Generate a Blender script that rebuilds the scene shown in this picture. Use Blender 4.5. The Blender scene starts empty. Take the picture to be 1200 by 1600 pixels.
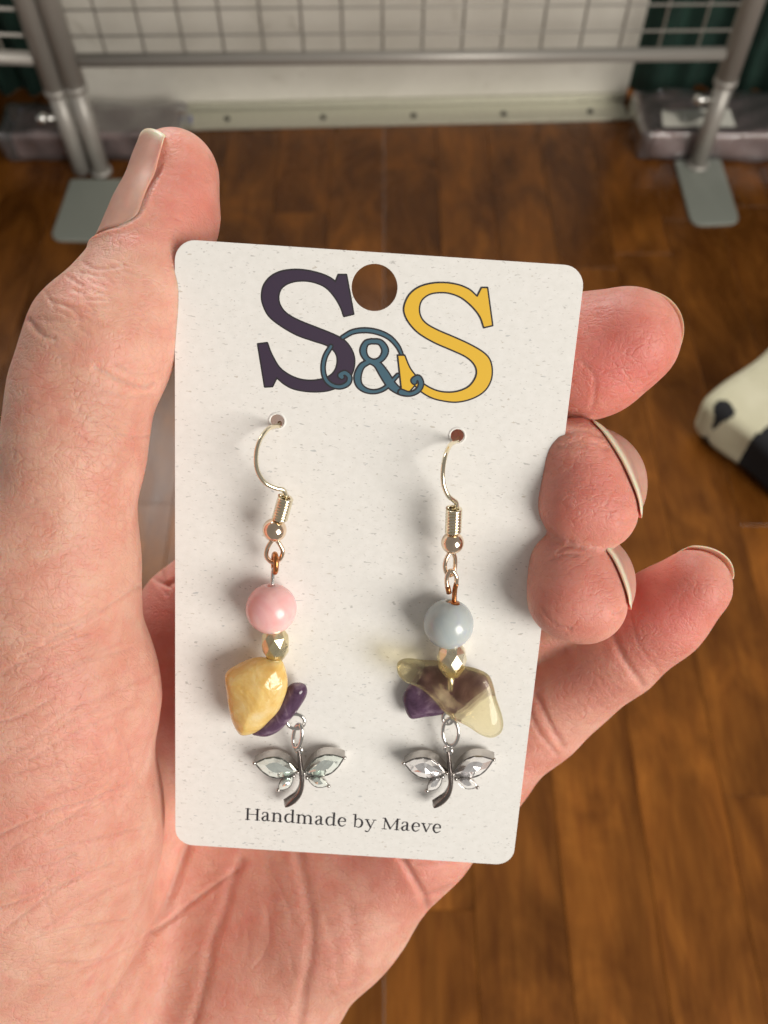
import bpy, math, random
import numpy as np
from mathutils import Vector, Matrix

# ------------------------------------------------------------------ camera, world, lamps, exposure
SC = bpy.context.scene
COL = SC.collection
F_PX = 1400.0                       # focal length in pixels of a 1200x1600 frame
PITCH = math.radians(57.5)          # camera looks down by this much
CAM = np.array([0.0, 0.0, 0.600])   # 60 cm above the table
cam_data = bpy.data.cameras.new('camera')
cam = bpy.data.objects.new('camera', cam_data)
COL.objects.link(cam)
cam.location = CAM
cam.rotation_euler = (math.pi/2 - PITCH, 0, 0)
cam_data.sensor_fit = 'VERTICAL'
cam_data.sensor_height = 24.0
cam_data.lens = F_PX/1600.0*24.0
cam_data.clip_start = 0.01
cam_data.clip_end = 50
cam_data.dof.use_dof = True
cam_data.dof.focus_distance = 0.1175
cam_data.dof.aperture_fstop = cam_data.lens/1.05
SC.camera = cam

world = bpy.data.worlds.new('World')
SC.world = world
world.use_nodes = True
wbg = world.node_tree.nodes['Background']
wbg.inputs['Color'].default_value = (1.0, 0.95, 0.88, 1)
wbg.inputs['Strength'].default_value = 0.225

def area_lamp(name, loc, target, sx, sy, power, color):
    d = bpy.data.lights.new(name, 'AREA')
    d.shape = 'RECTANGLE'; d.size = sx; d.size_y = sy
    d.energy = power; d.color = color
    o = bpy.data.objects.new(name, d)
    COL.objects.link(o)
    o.location = loc
    v = Vector(target) - Vector(loc)
    o.rotation_euler = v.to_track_quat('-Z', 'Y').to_euler()
    return o
area_lamp('window_light', (0.98, -0.80, 1.00), (0.0, 0.07, 0.5), 0.75, 0.90, 22.5, (1.0, 0.945, 0.87))
area_lamp('far_window_light', (-0.45, 1.75, 1.55), (0.0, 0.2, 0.40), 0.9, 0.7, 30.0, (1.0, 0.97, 0.92))

SC.view_settings.view_transform = 'Standard'
SC.view_settings.look = 'None'
SC.view_settings.exposure = 0.12
SC.view_settings.gamma = 1.0
SC.render.engine = 'CYCLES'
SC.cycles.use_denoising = True
SC.cycles.use_adaptive_sampling = True
SC.cycles.adaptive_threshold = 0.025
SC.cycles.max_bounces = 8
SC.cycles.transmission_bounces = 8
SC.cycles.blur_glossy = 0.3
SC.cycles.sample_clamp_indirect = 8.0
SC.render.film_transparent = False

rng = np.random.default_rng(7)
random.seed(7)

# ------------------------------------------------------------------ camera-frame maths (mm) -> world (m)
RIGHT = np.array([1.0, 0, 0])
FWD = np.array([0, math.cos(PITCH), -math.sin(PITCH)])
UP = np.array([0, math.sin(PITCH), math.cos(PITCH)])

def c2w(p):
    p = np.asarray(p, float)*0.001
    return CAM + p[..., 0:1]*RIGHT - p[..., 1:2]*UP + p[..., 2:3]*FWD

def q(px, py, z):                    # photo pixel at a real depth in mm
    return np.array([(px-600)/F_PX*z, (py-800)/F_PX*z, z])

def ray_w(px, py):
    return (px-600)/F_PX*RIGHT - (py-800)/F_PX*UP + FWD

def on_table(px, py, z=0.0):
    d = ray_w(px, py); t = (z-CAM[2])/d[2]
    return CAM + d*t

def on_plane_y(px, py, y):
    d = ray_w(px, py); t = (y-CAM[1])/d[1]
    return CAM + d*t

# ------------------------------------------------------------------ object helpers
def tag(o, label=None, cat=None, group=None, kind=None):
    if label: o['label'] = label
    if cat: o['category'] = cat
    if group: o['group'] = group
    if kind: o['kind'] = kind
    return o

WORLDPOS = {}
def link_at(o, loc, parent):
    COL.objects.link(o)
    WORLDPOS[o.name] = np.array(loc, float)
    if parent is not None:
        o.parent = parent
        o.location = np.array(loc) - WORLDPOS[parent.name]
    else:
        o.location = loc

def thing(name, loc, label, cat, group=None):
    o = bpy.data.objects.new(name, None)
    o.empty_display_size = 0.01
    link_at(o, loc, None)
    return tag(o, label, cat, group)

def mkw(name, v, faces, mat, parent=None, smooth=True, origin=None):
    """mesh object from world-space vertices (m)"""
    v = np.asarray(v, float)
    org = v.mean(0) if origin is None else np.asarray(origin, float)
    me = bpy.data.meshes.new(name)
    if isinstance(faces, np.ndarray):
        n, k = faces.shape
        vv = v - org
        me.vertices.add(len(vv)); me.vertices.foreach_set('co', vv.astype(np.float32).ravel())
        me.loops.add(n*k); me.loops.foreach_set('vertex_index', faces.astype(np.int32).ravel())
        me.polygons.add(n); me.polygons.foreach_set('loop_start', np.arange(0, n*k, k, dtype=np.int32))
        me.update(calc_edges=True); me.validate()
    else:
        me.from_pydata([tuple(x) for x in (v-org)], [], [tuple(f) for f in faces])
        me.update()
    if mat is not None: me.materials.append(mat)
    if smooth:
        me.polygons.foreach_set('use_smooth', [True]*len(me.polygons))
    o = bpy.data.objects.new(name, me)
    link_at(o, org, parent)
    return o

def mkc(name, v, faces, mat, parent=None, smooth=True):
    """the same from camera-frame vertices (mm)"""
    return mkw(name, c2w(np.asarray(v, float)), faces, mat, parent, smooth)

def fix_normals(o):
    import bmesh
    bm = bmesh.new(); bm.from_mesh(o.data)
    bmesh.ops.recalc_face_normals(bm, faces=bm.faces)
    bm.to_mesh(o.data); bm.free()
    return o

def catmull(pts, n=8, closed=False):
    P = np.asarray(pts, float); m = len(P); out = []
    segs = m if closed else m-1
    for i in range(segs):
        if closed:
            a, b, c, d = P[(i-1) % m], P[i], P[(i+1) % m], P[(i+2) % m]
        else:
            b, c = P[i], P[i+1]
            a = P[i-1] if i > 0 else 2*b-c
            d = P[i+2] if i+2 < m else 2*c-b
        for k in range(n):
            t = k/n
            out.append(0.5*((2*b)+(c-a)*t+(2*a-5*b+4*c-d)*t*t+(3*b-a-3*c+d)*t**3))
    if not closed: out.append(P[-1])
    return np.array(out)

def tube_geo(P, R, seg=12, closed=False, caps=True):
    P = np.asarray(P, float); n = len(P)
    R = np.full(n, R) if np.isscalar(R) else np.asarray(R, float)
    T = np.gradient(P, axis=0)
    if closed: T = np.roll(P, -1, 0) - np.roll(P, 1, 0)
    T /= np.linalg.norm(T, axis=1)[:, None]+1e-12
    a = np.array([0, 0, 1.0]) if abs(T[0][2]) < .8 else np.array([1.0, 0, 0])
    N = np.cross(T[0], a); N /= np.linalg.norm(N)
    V = []
    ang = np.linspace(0, 2*np.pi, seg, endpoint=False)
    for i in range(n):
        N = N - T[i]*(N@T[i]); N /= np.linalg.norm(N)
        B = np.cross(T[i], N)
        V.append(P[i]+R[i]*(np.cos(ang)[:, None]*N+np.sin(ang)[:, None]*B))
    V = np.concatenate(V); F = []
    rings = n if closed else n-1
    for i in range(rings):
        i2 = (i+1) % n
        for j in range(seg):
            k = (j+1) % seg
            F.append((i*seg+j, i*seg+k, i2*seg+k, i2*seg+j))
    if caps and not closed:
        F.append(tuple(range(seg))[::-1]); F.append(tuple((n-1)*seg+j for j in range(seg)))
    return V, F

def merge_geo(*gs):
    V = []; F = []; o = 0
    for v, f in gs:
        V.append(v); F += [tuple(i+o for i in x) for x in f]; o += len(v)
    return np.concatenate(V), F

def sphere_geo(c, r, nu=28, nv=18):
    V = [np.array([0, 0, 1.0])]; F = []
    for i in range(1, nv):
        th = math.pi*i/nv
        for j in range(nu):
            ph = 2*math.pi*j/nu
            V.append(np.array([math.sin(th)*math.cos(ph), math.sin(th)*math.sin(ph), math.cos(th)]))
    V.append(np.array([0, 0, -1.0])); n = len(V)
    for j in range(nu):
        F.append((0, 1+j, 1+(j+1) % nu))
        F.append((n-1, n-1-nu+(j+1) % nu, n-1-nu+j))
    for i in range(nv-2):
        for j in range(nu):
            a = 1+i*nu+j; b = 1+i*nu+(j+1) % nu
            F.append((a, a+nu, b+nu, b))
    return np.array(V)*r+np.asarray(c), F

# box with bevelled edges, world frame (m)
def box_obj(name, lo, hi, mat, parent=None, bevel=0.0, rotz=0.0, pivot=None, seg=2):
    import bmesh
    lo = np.array(lo, float); hi = np.array(hi, float)
    c = (lo+hi)/2; s = hi-lo
    bm = bmesh.new(); bmesh.ops.create_cube(bm, size=1)
    for v in bm.verts: v.co = Vector((v.co.x*s[0], v.co.y*s[1], v.co.z*s[2]))
    if bevel > 0:
        bmesh.ops.bevel(bm, geom=list(bm.edges), offset=bevel, segments=seg, affect='EDGES')
    me = bpy.data.meshes.new(name); bm.to_mesh(me); bm.free()
    me.materials.append(mat)
    o = bpy.data.objects.new(name, me)
    if rotz:
        pv = np.array(pivot if pivot is not None else c)
        r = Matrix.Rotation(rotz, 3, 'Z')
        c = pv+np.array(r@Vector(c-pv)); o.rotation_euler = (0, 0, rotz)
    link_at(o, c, parent)
    return o

# ------------------------------------------------------------------ surface nets and marching triangles
def surface_nets(D, org, h):
    """D: field on grid points; returns verts, quads of the zero level"""
    s = D < 0
    nx, ny, nz = D.shape
    cnt = np.zeros((nx-1, ny-1, nz-1), np.uint8)
    for i in (0, 1):
        for j in (0, 1):
            for k in (0, 1):
                cnt += s[i:nx-1+i, j:ny-1+j, k:nz-1+k]
    act = (cnt > 0) & (cnt < 8)
    I, J, K = np.nonzero(act)
    vid = -np.ones(act.shape, np.int32); vid[I, J, K] = np.arange(len(I))
    acc = np.zeros((len(I), 3)); w = np.zeros(len(I))
    cor = [(i, j, k) for i in (0, 1) for j in (0, 1) for k in (0, 1)]
    for a in cor:
        for ax in range(3):
            if a[ax] == 1: continue
            b = list(a); b[ax] = 1
            da = D[I+a[0], J+a[1], K+a[2]]; db = D[I+b[0], J+b[1], K+b[2]]
            m = (da < 0) != (db < 0)
            t = np.where(m, da/np.where(m, da-db, 1), 0)
            p = np.zeros((len(I), 3)); p[:] = a
            p[:, ax] = t
            acc += p*m[:, None]; w += m
    V = (acc/w[:, None]+np.stack([I, J, K], 1))*h+org
    Q = []
    # edges along each axis
    def quads(sa, sb, cells, flip):
        m = sa != sb
        return m
    # x edges
    m = s[:-1, 1:-1, 1:-1] != s[1:, 1:-1, 1:-1]
    a, b, c = np.nonzero(m); inside = s[:-1, 1:-1, 1:-1][m]
    q4 = np.stack([vid[a, b, c], vid[a, b+1, c], vid[a, b+1, c+1], vid[a, b, c+1]], 1)
    q4[~inside] = q4[~inside][:, ::-1]; Q.append(q4)
    m = s[1:-1, :-1, 1:-1] != s[1:-1, 1:, 1:-1]
    a, b, c = np.nonzero(m); inside = s[1:-1, :-1, 1:-1][m]
    q4 = np.stack([vid[a, b, c], vid[a, b, c+1], vid[a+1, b, c+1], vid[a+1, b, c]], 1)
    q4[~inside] = q4[~inside][:, ::-1]; Q.append(q4)
    m = s[1:-1, 1:-1, :-1] != s[1:-1, 1:-1, 1:]
    a, b, c = np.nonzero(m); inside = s[1:-1, 1:-1, :-1][m]
    q4 = np.stack([vid[a, b, c], vid[a+1, b, c], vid[a+1, b+1, c], vid[a, b+1, c]], 1)
    q4[~inside] = q4[~inside][:, ::-1]; Q.append(q4)
    return V, np.concatenate(Q)

def relax(V, Q, it=2, lam=0.5):
    n = len(V)
    for _ in range(it):
        acc = np.zeros_like(V); w = np.zeros(n)
        for k in range(4):
            a = Q[:, k]; b = Q[:, (k+1) % 4]
            for ax in range(3):
                acc[:, ax] += np.bincount(a, V[b, ax], n)+np.bincount(b, V[a, ax], n)
            w += np.bincount(a, minlength=n)+np.bincount(b, minlength=n)
        V = V+lam*(acc/w[:, None]-V)
    return V

def vnormals(V, Q):
    n = np.cross(V[Q[:, 2]]-V[Q[:, 0]], V[Q[:, 3]]-V[Q[:, 1]])
    N = np.zeros_like(V)
    for k in range(4):
        for ax in range(3):
            N[:, ax] += np.bincount(Q[:, k], n[:, ax], len(V))
    return N/(np.linalg.norm(N, axis=1)[:, None]+1e-12)

def poly_sdf(poly, X, Y):
    P = np.asarray(poly, float); d2 = np.full(X.shape, 1e9); ins = np.zeros(X.shape, bool)
    for i in range(len(P)):
        a = P[i]; b = P[(i+1) % len(P)]; e = b-a
        wx = X-a[0]; wy = Y-a[1]
        t = np.clip((wx*e[0]+wy*e[1])/(e@e+1e-12), 0, 1)
        d2 = np.minimum(d2, (wx-t*e[0])**2+(wy-t*e[1])**2)
        c = (a[1] > Y) != (b[1] > Y)
        if abs(e[1]) > 1e-12:
            ins ^= c & (X < a[0]+(Y-a[1])*e[0]/e[1])
    return np.where(ins, -1, 1)*np.sqrt(d2)

def stroke_sdf(pts, X, Y, n=6, smooth=True):
    P = np.asarray(pts, float)
    if smooth and len(P) > 2: P = catmull(P, n)
    d = np.full(X.shape, 1e9)
    for a, b in zip(P[:-1], P[1:]):
        e = b[:2]-a[:2]; wx = X-a[0]; wy = Y-a[1]
        t = np.clip((wx*e[0]+wy*e[1])/(e@e+1e-12), 0, 1)
        d = np.minimum(d, np.hypot(wx-t*e[0], wy-t*e[1])-0.5*(a[2]+t*(b[2]-a[2])))
    return d

def march2d(D, xs, ys):
    """triangles of the region D<0 on a regular grid, no overlaps"""
    nx, ny = D.shape
    I, J = np.meshgrid(np.arange(nx), np.arange(ny), indexing='ij')
    PX = xs[I]; PY = ys[J]
    tris = []
    for tri in (((0, 0), (1, 0), (1, 1)), ((0, 0), (1, 1), (0, 1))):
        P = []; V = []
        for (i, j) in tri:
            P.append(np.stack([PX[i:nx-1+i, j:ny-1+j], PY[i:nx-1+i, j:ny-1+j]], -1).reshape(-1, 2))
            V.append(D[i:nx-1+i, j:ny-1+j].ravel())
        P = np.stack(P, 1); V = np.stack(V, 1); ins = V < 0; c = ins.sum(1)
        tris.append(P[c == 3])
        for n_in in (1, 2):
            for r in range(3):
                o = [(r+k) % 3 for k in range(3)]
                if n_in == 1: m = (c == 1) & ins[:, o[0]]
                else: m = (c == 2) & ~ins[:, o[0]]
                p = P[m][:, o]; v = V[m][:, o]
                if len(p) == 0: continue
                ab = p[:, 0]+(p[:, 1]-p[:, 0])*(v[:, 0]/(v[:, 0]-v[:, 1]))[:, None]
                ac = p[:, 0]+(p[:, 2]-p[:, 0])*(v[:, 0]/(v[:, 0]-v[:, 2]))[:, None]
                if n_in == 1: tris.append(np.stack([p[:, 0], ab, ac], 1))
                else:
                    tris.append(np.stack([ab, p[:, 1], p[:, 2]], 1)); tris.append(np.stack([ab, p[:, 2], ac], 1))
    return np.concatenate(tris)

# ------------------------------------------------------------------ materials
def new_mat(name):
    m = bpy.data.materials.new(name); m.use_nodes = True
    nt = m.node_tree
    return m, nt, nt.nodes['Principled BSDF']

def N(nt, kind, **kw):
    n = nt.nodes.new(kind)
    for k, v in kw.items():
        if k.startswith('_'): setattr(n, k[1:], v)
        else: n.inputs[k].default_value = v
    return n

def ramp(nt, src, stops):
    r = nt.nodes.new('ShaderNodeValToRGB')
    e = r.color_ramp.elements
    while len(e) < len(stops): e.new(0.5)
    for el, (p, c) in zip(e, stops):
        el.position = p; el.color = (*c, 1) if len(c) == 3 else c
    nt.links.new(src, r.inputs[0])
    return r

def mix(nt, fac, a, b, mode='MIX'):
    m = nt.nodes.new('ShaderNodeMix'); m.data_type = 'RGBA'; m.blend_type = mode
    for sock, val in ((0, fac), (6, a), (7, b)):
        if isinstance(val, (int, float)): m.inputs[sock].default_value = val
        elif isinstance(val, tuple): m.inputs[sock].default_value = (*val, 1)
        else: nt.links.new(val, m.inputs[sock])
    return m.outputs[2]

def math_n(nt, op, a, b=None, c=None):
    m = nt.nodes.new('ShaderNodeMath'); m.operation = op
    for i, val in enumerate((a, b, c)):
        if val is None: continue
        if isinstance(val, (int, float)): m.inputs[i].default_value = val
        else: nt.links.new(val, m.inputs[i])
    return m.outputs[0]

def objcoord(nt, scale=(1, 1, 1), rot=(0, 0, 0)):
    tc = nt.nodes.new('ShaderNodeTexCoord'); mp = nt.nodes.new('ShaderNodeMapping')
    mp.inputs['Scale'].default_value = scale; mp.inputs['Rotation'].default_value = rot
    nt.links.new(tc.outputs['Object'], mp.inputs[0])
    return mp.outputs[0]

def noise(nt, vec, scale, detail=4, rough=.55, dist=0.0):
    n = N(nt, 'ShaderNodeTexNoise', Scale=scale, Detail=detail, Roughness=rough, Distortion=dist)
    if vec is not None: nt.links.new(vec, n.inputs['Vector'])
    return n.outputs[0]

def bump(nt, bsdf, height, strength, dist, prev=None):
    b = N(nt, 'ShaderNodeBump', Strength=strength, Distance=dist)
    nt.links.new(height, b.inputs['Height'])
    if prev is not None: nt.links.new(prev, b.inputs['Normal'])
    nt.links.new(b.outputs[0], bsdf.inputs['Normal'])
    return b.outputs[0]

def simple(name, color, rough=.5, metal=0.0, **kw):
    m, nt, b = new_mat(name)
    b.inputs['Base Color'].default_value = (*color, 1)
    b.inputs['Roughness'].default_value = rough
    b.inputs['Metallic'].default_value = metal
    for k, v in kw.items(): b.inputs[k].default_value = v
    return m

# skin
def skin_material():
    m, nt, b = new_mat('skin')
    oc = objcoord(nt)
    at = nt.nodes.new('ShaderNodeAttribute'); at.attribute_name = 'flush'
    ac = nt.nodes.new('ShaderNodeAttribute'); ac.attribute_name = 'crease'
    big = noise(nt, oc, 70, 3, .5)
    mid = noise(nt, oc, 320, 4, .6)
    fine = noise(nt, oc, 1500, 3, .6)
    base = ramp(nt, big, [(.30, (.61, .345, .26)), (.52, (.68, .405, .31)), (.75, (.74, .48, .375))]).outputs[0]
    base = mix(nt, math_n(nt, 'MULTIPLY', at.outputs['Fac'], .95), base, (.67, .19, .165))
    blot = ramp(nt, noise(nt, oc, 150, 3, .6, .8), [(.45, (0, 0, 0)), (.72, (.5, .5, .5))]).outputs[0]
    base = mix(nt, blot, base, (.66, .25, .20))
    mott = ramp(nt, mid, [(.35, (.93, .74, .70)), (.62, (1.03, 1.03, 1.02))]).outputs[0]
    base = mix(nt, .55, base, mott, 'MULTIPLY')
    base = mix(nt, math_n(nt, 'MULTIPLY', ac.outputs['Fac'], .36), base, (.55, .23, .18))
    col_in = base
    b.inputs['Subsurface Weight'].default_value = 1.0
    b.inputs['Subsurface Radius'].default_value = (1.0, .30, .16)
    b.inputs['Subsurface Scale'].default_value = 0.0015
    b.inputs['Specular IOR Level'].default_value = .40
    rr = ramp(nt, mid, [(.3, (.40, .40, .40)), (.7, (.56, .56, .56))]).outputs[0]
    nt.links.new(rr, b.inputs['Roughness'])
    # skin relief: polygonal wrinkle net, stretched folds, pores
    warp = nt.nodes.new('ShaderNodeVectorMath'); warp.operation = 'MULTIPLY_ADD'
    nz = N(nt, 'ShaderNodeTexNoise', Scale=260.0, Detail=2.0); nt.links.new(oc, nz.inputs['Vector'])
    nt.links.new(nz.outputs[1], warp.inputs[0]); warp.inputs[1].default_value = (.0016,)*3; nt.links.new(oc, warp.inputs[2])
    vor = N(nt, 'ShaderNodeTexVoronoi', Scale=1150.0, _feature='DISTANCE_TO_EDGE'); nt.links.new(warp.outputs[0], vor.inputs['Vector'])
    net = ramp(nt, vor.outputs[0], [(0, (0, 0, 0)), (.16, (1, 1, 1))]).outputs[0]
    mp = nt.nodes.new('ShaderNodeMapping'); nt.links.new(warp.outputs[0], mp.inputs[0])
    mp.inputs['Rotation'].default_value = (0, 0, .5); mp.inputs['Scale'].default_value = (1.0, 3.2, 2.0)
    vor2 = N(nt, 'ShaderNodeTexVoronoi', Scale=330.0, _feature='DISTANCE_TO_EDGE'); nt.links.new(mp.outputs[0], vor2.inputs['Vector'])
    fold = ramp(nt, vor2.outputs[0], [(0, (0, 0, 0)), (.12, (1, 1, 1))]).outputs[0]
    patch = ramp(nt, noise(nt, oc, 110, 2), [(.40, (0, 0, 0)), (.62, (1, 1, 1))]).outputs[0]
    lines = math_n(nt, 'MULTIPLY', math_n(nt, 'SUBTRACT', 1.0, fold), math_n(nt, 'MULTIPLY', patch, .28))
    nt.links.new(mix(nt, lines, col_in, (.56, .25, .19)), b.inputs['Base Color'])
    n1 = bump(nt, b, net, .22, .00009)
    bmp = N(nt, 'ShaderNodeBump', Distance=.00018); nt.links.new(math_n(nt, 'MULTIPLY', patch, .30), bmp.inputs['Strength'])
    nt.links.new(fold, bmp.inputs['Height']); nt.links.new(n1, bmp.inputs['Normal'])
    # irregular creased lines from ridged noise
    prev = bmp.outputs[0]
    for sc, stx, wd, amt in ((210, (1.0, 2.4, 1.6), .035, .32), (420, (2.2, 1.0, 1.4), .05, .24)):
        mq = nt.nodes.new('ShaderNodeMapping'); nt.links.new(oc, mq.inputs[0]); mq.inputs['Scale'].default_value = stx; mq.inputs['Rotation'].default_value = (.2, .1, .6)
        rn = noise(nt, mq.outputs[0], sc, 3, .5, .7)
        ab = math_n(nt, 'ABSOLUTE', math_n(nt, 'SUBTRACT', rn, .5))
        hgt = ramp(nt, ab, [(0, (0, 0, 0)), (wd, (1, 1, 1))]).outputs[0]
        prev = bump(nt, b, hgt, amt, .00016, prev)
    bump(nt, b, fine, .5, .00010, prev)
    return m

def paper_material():
    m, nt, b = new_mat('card_stock')
    oc = objcoord(nt)
    col = ramp(nt, noise(nt, oc, 900, 5, .65), [(.3, (.775, .765, .735)), (.7, (.835, .825, .80))]).outputs[0]
    # flecks of recycled fibre: short, sparse, several directions
    for k, (rot, sc, lo, hi, c) in enumerate([(.4, 820, .68, .73, (.40, .39, .37)), (1.3, 900, .69, .74, (.48, .43, .36)), (2.4, 700, .70, .75, (.40, .42, .43)), (3.5, 1500, .66, .72, (.46, .44, .42))]):
        mp = nt.nodes.new('ShaderNodeMapping'); nt.links.new(oc, mp.inputs[0])
        mp.inputs['Location'].default_value = (k*3.1, k*1.7, 0)
        mp.inputs['Rotation'].default_value = (0, 0, rot); mp.inputs['Scale'].default_value = (1, 2.6, 1)
        f = ramp(nt, noise(nt, mp.outputs[0], sc, 2, .5, .4), [(lo, (0, 0, 0)), (hi, (1, 1, 1))]).outputs[0]
        col = mix(nt, math_n(nt, 'MULTIPLY', f, .62), col, c)
    nt.links.new(col, b.inputs['Base Color'])
    b.inputs['Roughness'].default_value = .72
    b.inputs['Specular IOR Level'].default_value = .25
    bump(nt, b, noise(nt, oc, 1600, 4, .6), .25, .00004)
    return m

def metal_material(name, col, rough, col2=None):
    m, nt, b = new_mat(name)
    oc = objcoord(nt)
    n = noise(nt, oc, 500, 3)
    if col2 is None: col2 = tuple(c*.86 for c in col)
    nt.links.new(ramp(nt, n, [(.35, col2), (.62, col)]).outputs[0], b.inputs['Base Color'])
    nt.links.new(ramp(nt, n, [(.3, (rough*1.5,)*3), (.7, (rough*.8,)*3)]).outputs[0], b.inputs['Roughness'])
    b.inputs['Metallic'].default_value = 1.0
    return m

def stone_material(name, stops, scale, rough, sss=0.0, sss_scale=.002, trans=0.0, ior=1.54, absorb=None, rel=.08):
    m, nt, b = new_mat(name)
    oc = objcoord(nt)
    n = noise(nt, oc, scale, 5, .6, .8)
    nt.links.new(ramp(nt, n, stops).outputs[0], b.inputs['Base Color'])
    b.inputs['Roughness'].default_value = rough
    b.inputs['IOR'].default_value = ior
    b.inputs['Transmission Weight'].default_value = trans
    b.inputs['Subsurface Weight'].default_value = sss
    b.inputs['Subsurface Scale'].default_value = sss_scale
    b.inputs['Subsurface Radius'].default_value = (1, .8, .6)
    bump(nt, b, noise(nt, oc, 420, 3), rel, .0005)
    if absorb:
        va = N(nt, 'ShaderNodeVolumeAbsorption', Color=(*absorb[0], 1), Density=absorb[1])
        nt.links.new(va.outputs[0], nt.nodes['Material Output'].inputs['Volume'])
    return m

def wood_material():
    m, nt, b = new_mat('varnished_wood')
    oi = nt.nodes.new('ShaderNodeObjectInfo')
    tc = nt.nodes.new('ShaderNodeTexCoord')
    off = nt.nodes.new('ShaderNodeVectorMath'); off.operation = 'MULTIPLY_ADD'
    cmb = nt.nodes.new('ShaderNodeCombineXYZ')
    for i in range(3): nt.links.new(oi.outputs['Random'], cmb.inputs[i])
    nt.links.new(cmb.outputs[0], off.inputs[0]); off.inputs[1].default_value = (7, 13, 5)
    nt.links.new(tc.outputs['Object'], off.inputs[2])
    mp = nt.nodes.new('ShaderNodeMapping'); mp.inputs['Scale'].default_value = (1, .10, 1); nt.links.new(off.outputs[0], mp.inputs[0])
    grain = noise(nt, mp.outputs[0], 160, 6, .6, 1.2)
    mp2 = nt.nodes.new('ShaderNodeMapping'); mp2.inputs['Scale'].default_value = (1, .45, 1); nt.links.new(off.outputs[0], mp2.inputs[0])
    cloud = noise(nt, mp2.outputs[0], 22, 4, .6, .6)
    c1 = ramp(nt, grain, [(.28, (.130, .042, .006)), (.5, (.175, .062, .009)), (.75, (.220, .084, .014))]).outputs[0]
    c2 = ramp(nt, cloud, [(.3, (.42, .36, .32)), (.5, (.82, .77, .72)), (.72, (1.45, 1.38, 1.2))]).outputs[0]
    c = mix(nt, 1.0, c1, c2, 'MULTIPLY')
    tone = ramp(nt, oi.outputs['Random'], [(0, (.88, .87, .86)), (1, (1.1, 1.08, 1.04))]).outputs[0]
    c = mix(nt, 1.0, c, tone, 'MULTIPLY')
    nt.links.new(c, b.inputs['Base Color'])
    nt.links.new(ramp(nt, cloud, [(.3, (.22,)*3), (.7, (.36,)*3)]).outputs[0], b.inputs['Roughness'])
    b.inputs['Specular IOR Level'].default_value = .3
    bump(nt, b, grain, .12, .0006)
    return m

def painted_board():
    m, nt, b = new_mat('scuffed_white_paint')
    oc = objcoord(nt)
    n = noise(nt, oc, 14, 5, .65)
    s = ramp(nt, noise(nt, oc, 30, 4, .6, 1.0), [(.62, (0, 0, 0)), (.78, (1, 1, 1))]).outputs[0]
    c = ramp(nt, n, [(.3, (.66, .635, .56)), (.65, (.76, .735, .66))]).outputs[0]
    c = mix(nt, math_n(nt, 'MULTIPLY', s, .45), c, (.30, .26, .18))
    nt.links.new(c, b.inputs['Base Color'])
    b.inputs['Roughness'].default_value = .55
    return m

def cloth_material(name, a, b_, scale=900, rough=.9):
    m, nt, b = new_mat(name)
    oc = objcoord(nt)
    nt.links.new(ramp(nt, noise(nt, oc, 40, 4), [(.3, a), (.7, b_)]).outputs[0], b.inputs['Base Color'])
    b.inputs['Roughness'].default_value = rough
    bump(nt, b, noise(nt, oc, scale, 2), .4, .0005)
    return m

def plastic_film():
    m, nt, b = new_mat('clear_plastic_film')
    oc = objcoord(nt)
    tr = nt.nodes.new('ShaderNodeBsdfTransparent')
    gl = N(nt, 'ShaderNodeBsdfGlossy', Roughness=.08)
    n1 = noise(nt, oc, 150, 3, .6, 1.0)
    bp = N(nt, 'ShaderNodeBump', Strength=.7, Distance=.002); nt.links.new(n1, bp.inputs['Height'])
    nt.links.new(bp.outputs[0], gl.inputs['Normal'])
    df = N(nt, 'ShaderNodeBsdfDiffuse', Color=(.75, .75, .78, 1))
    m0 = N(nt, 'ShaderNodeMixShader', Fac=.08); nt.links.new(tr.outputs[0], m0.inputs[1]); nt.links.new(df.outputs[0], m0.inputs[2])
    fr = N(nt, 'ShaderNodeFresnel', IOR=1.5); nt.links.new(bp.outputs[0], fr.inputs['Normal'])
    ms = nt.nodes.new('ShaderNodeMixShader'); nt.links.new(math_n(nt, 'MULTIPLY', fr.outputs[0], 3.6), ms.inputs[0])
    nt.links.new(m0.outputs[0], ms.inputs[1]); nt.links.new(gl.outputs[0], ms.inputs[2])
    nt.links.new(ms.outputs[0], nt.nodes['Material Output'].inputs['Surface'])
    return m

M = {}
M['skin'] = skin_material()
M['paper'] = paper_material()
M['wood'] = wood_material()
M['board'] = painted_board()
def nail_material():
    m, nt, b = new_mat('fingernail')
    at = nt.nodes.new('ShaderNodeAttribute'); at.attribute_name = 'edge'
    oc = objcoord(nt); n = noise(nt, oc, 400, 3)
    c = ramp(nt, n, [(.3, (.56, .30, .235)), (.7, (.63, .355, .28))]).outputs[0]
    nt.links.new(mix(nt, at.outputs['Fac'], c, (.74, .66, .50)), b.inputs['Base Color'])
    b.inputs['Roughness'].default_value = .40; b.inputs['Specular IOR Level'].default_value = .4
    b.inputs['Subsurface Weight'].default_value = .8; b.inputs['Subsurface Scale'].default_value = .0009
    return m
M['nail'] = nail_material()
M['gold'] = metal_material('pale_gold', (.95, .86, .66), .14)
M['rosegold'] = metal_material('pale_rose_gold', (.95, .76, .58), .13)
M['copper'] = metal_material('worn_copper', (.62, .26, .10), .25, (.40, .16, .06))
M['silver'] = metal_material('silver', (.82, .80, .78), .10)
M['frame'] = metal_material('grey_silver_frame', (.62, .59, .56), .12, (.48, .45, .43))
M['darksilver'] = metal_material('dark_silver', (.34, .30, .28), .16, (.20, .17, .16))
M['antique'] = metal_material('antique_gold', (.90, .80, .54), .26, (.72, .62, .38))
M['champagne'] = metal_material('champagne_gold', (.93, .86, .68), .24, (.80, .70, .50))
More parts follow.
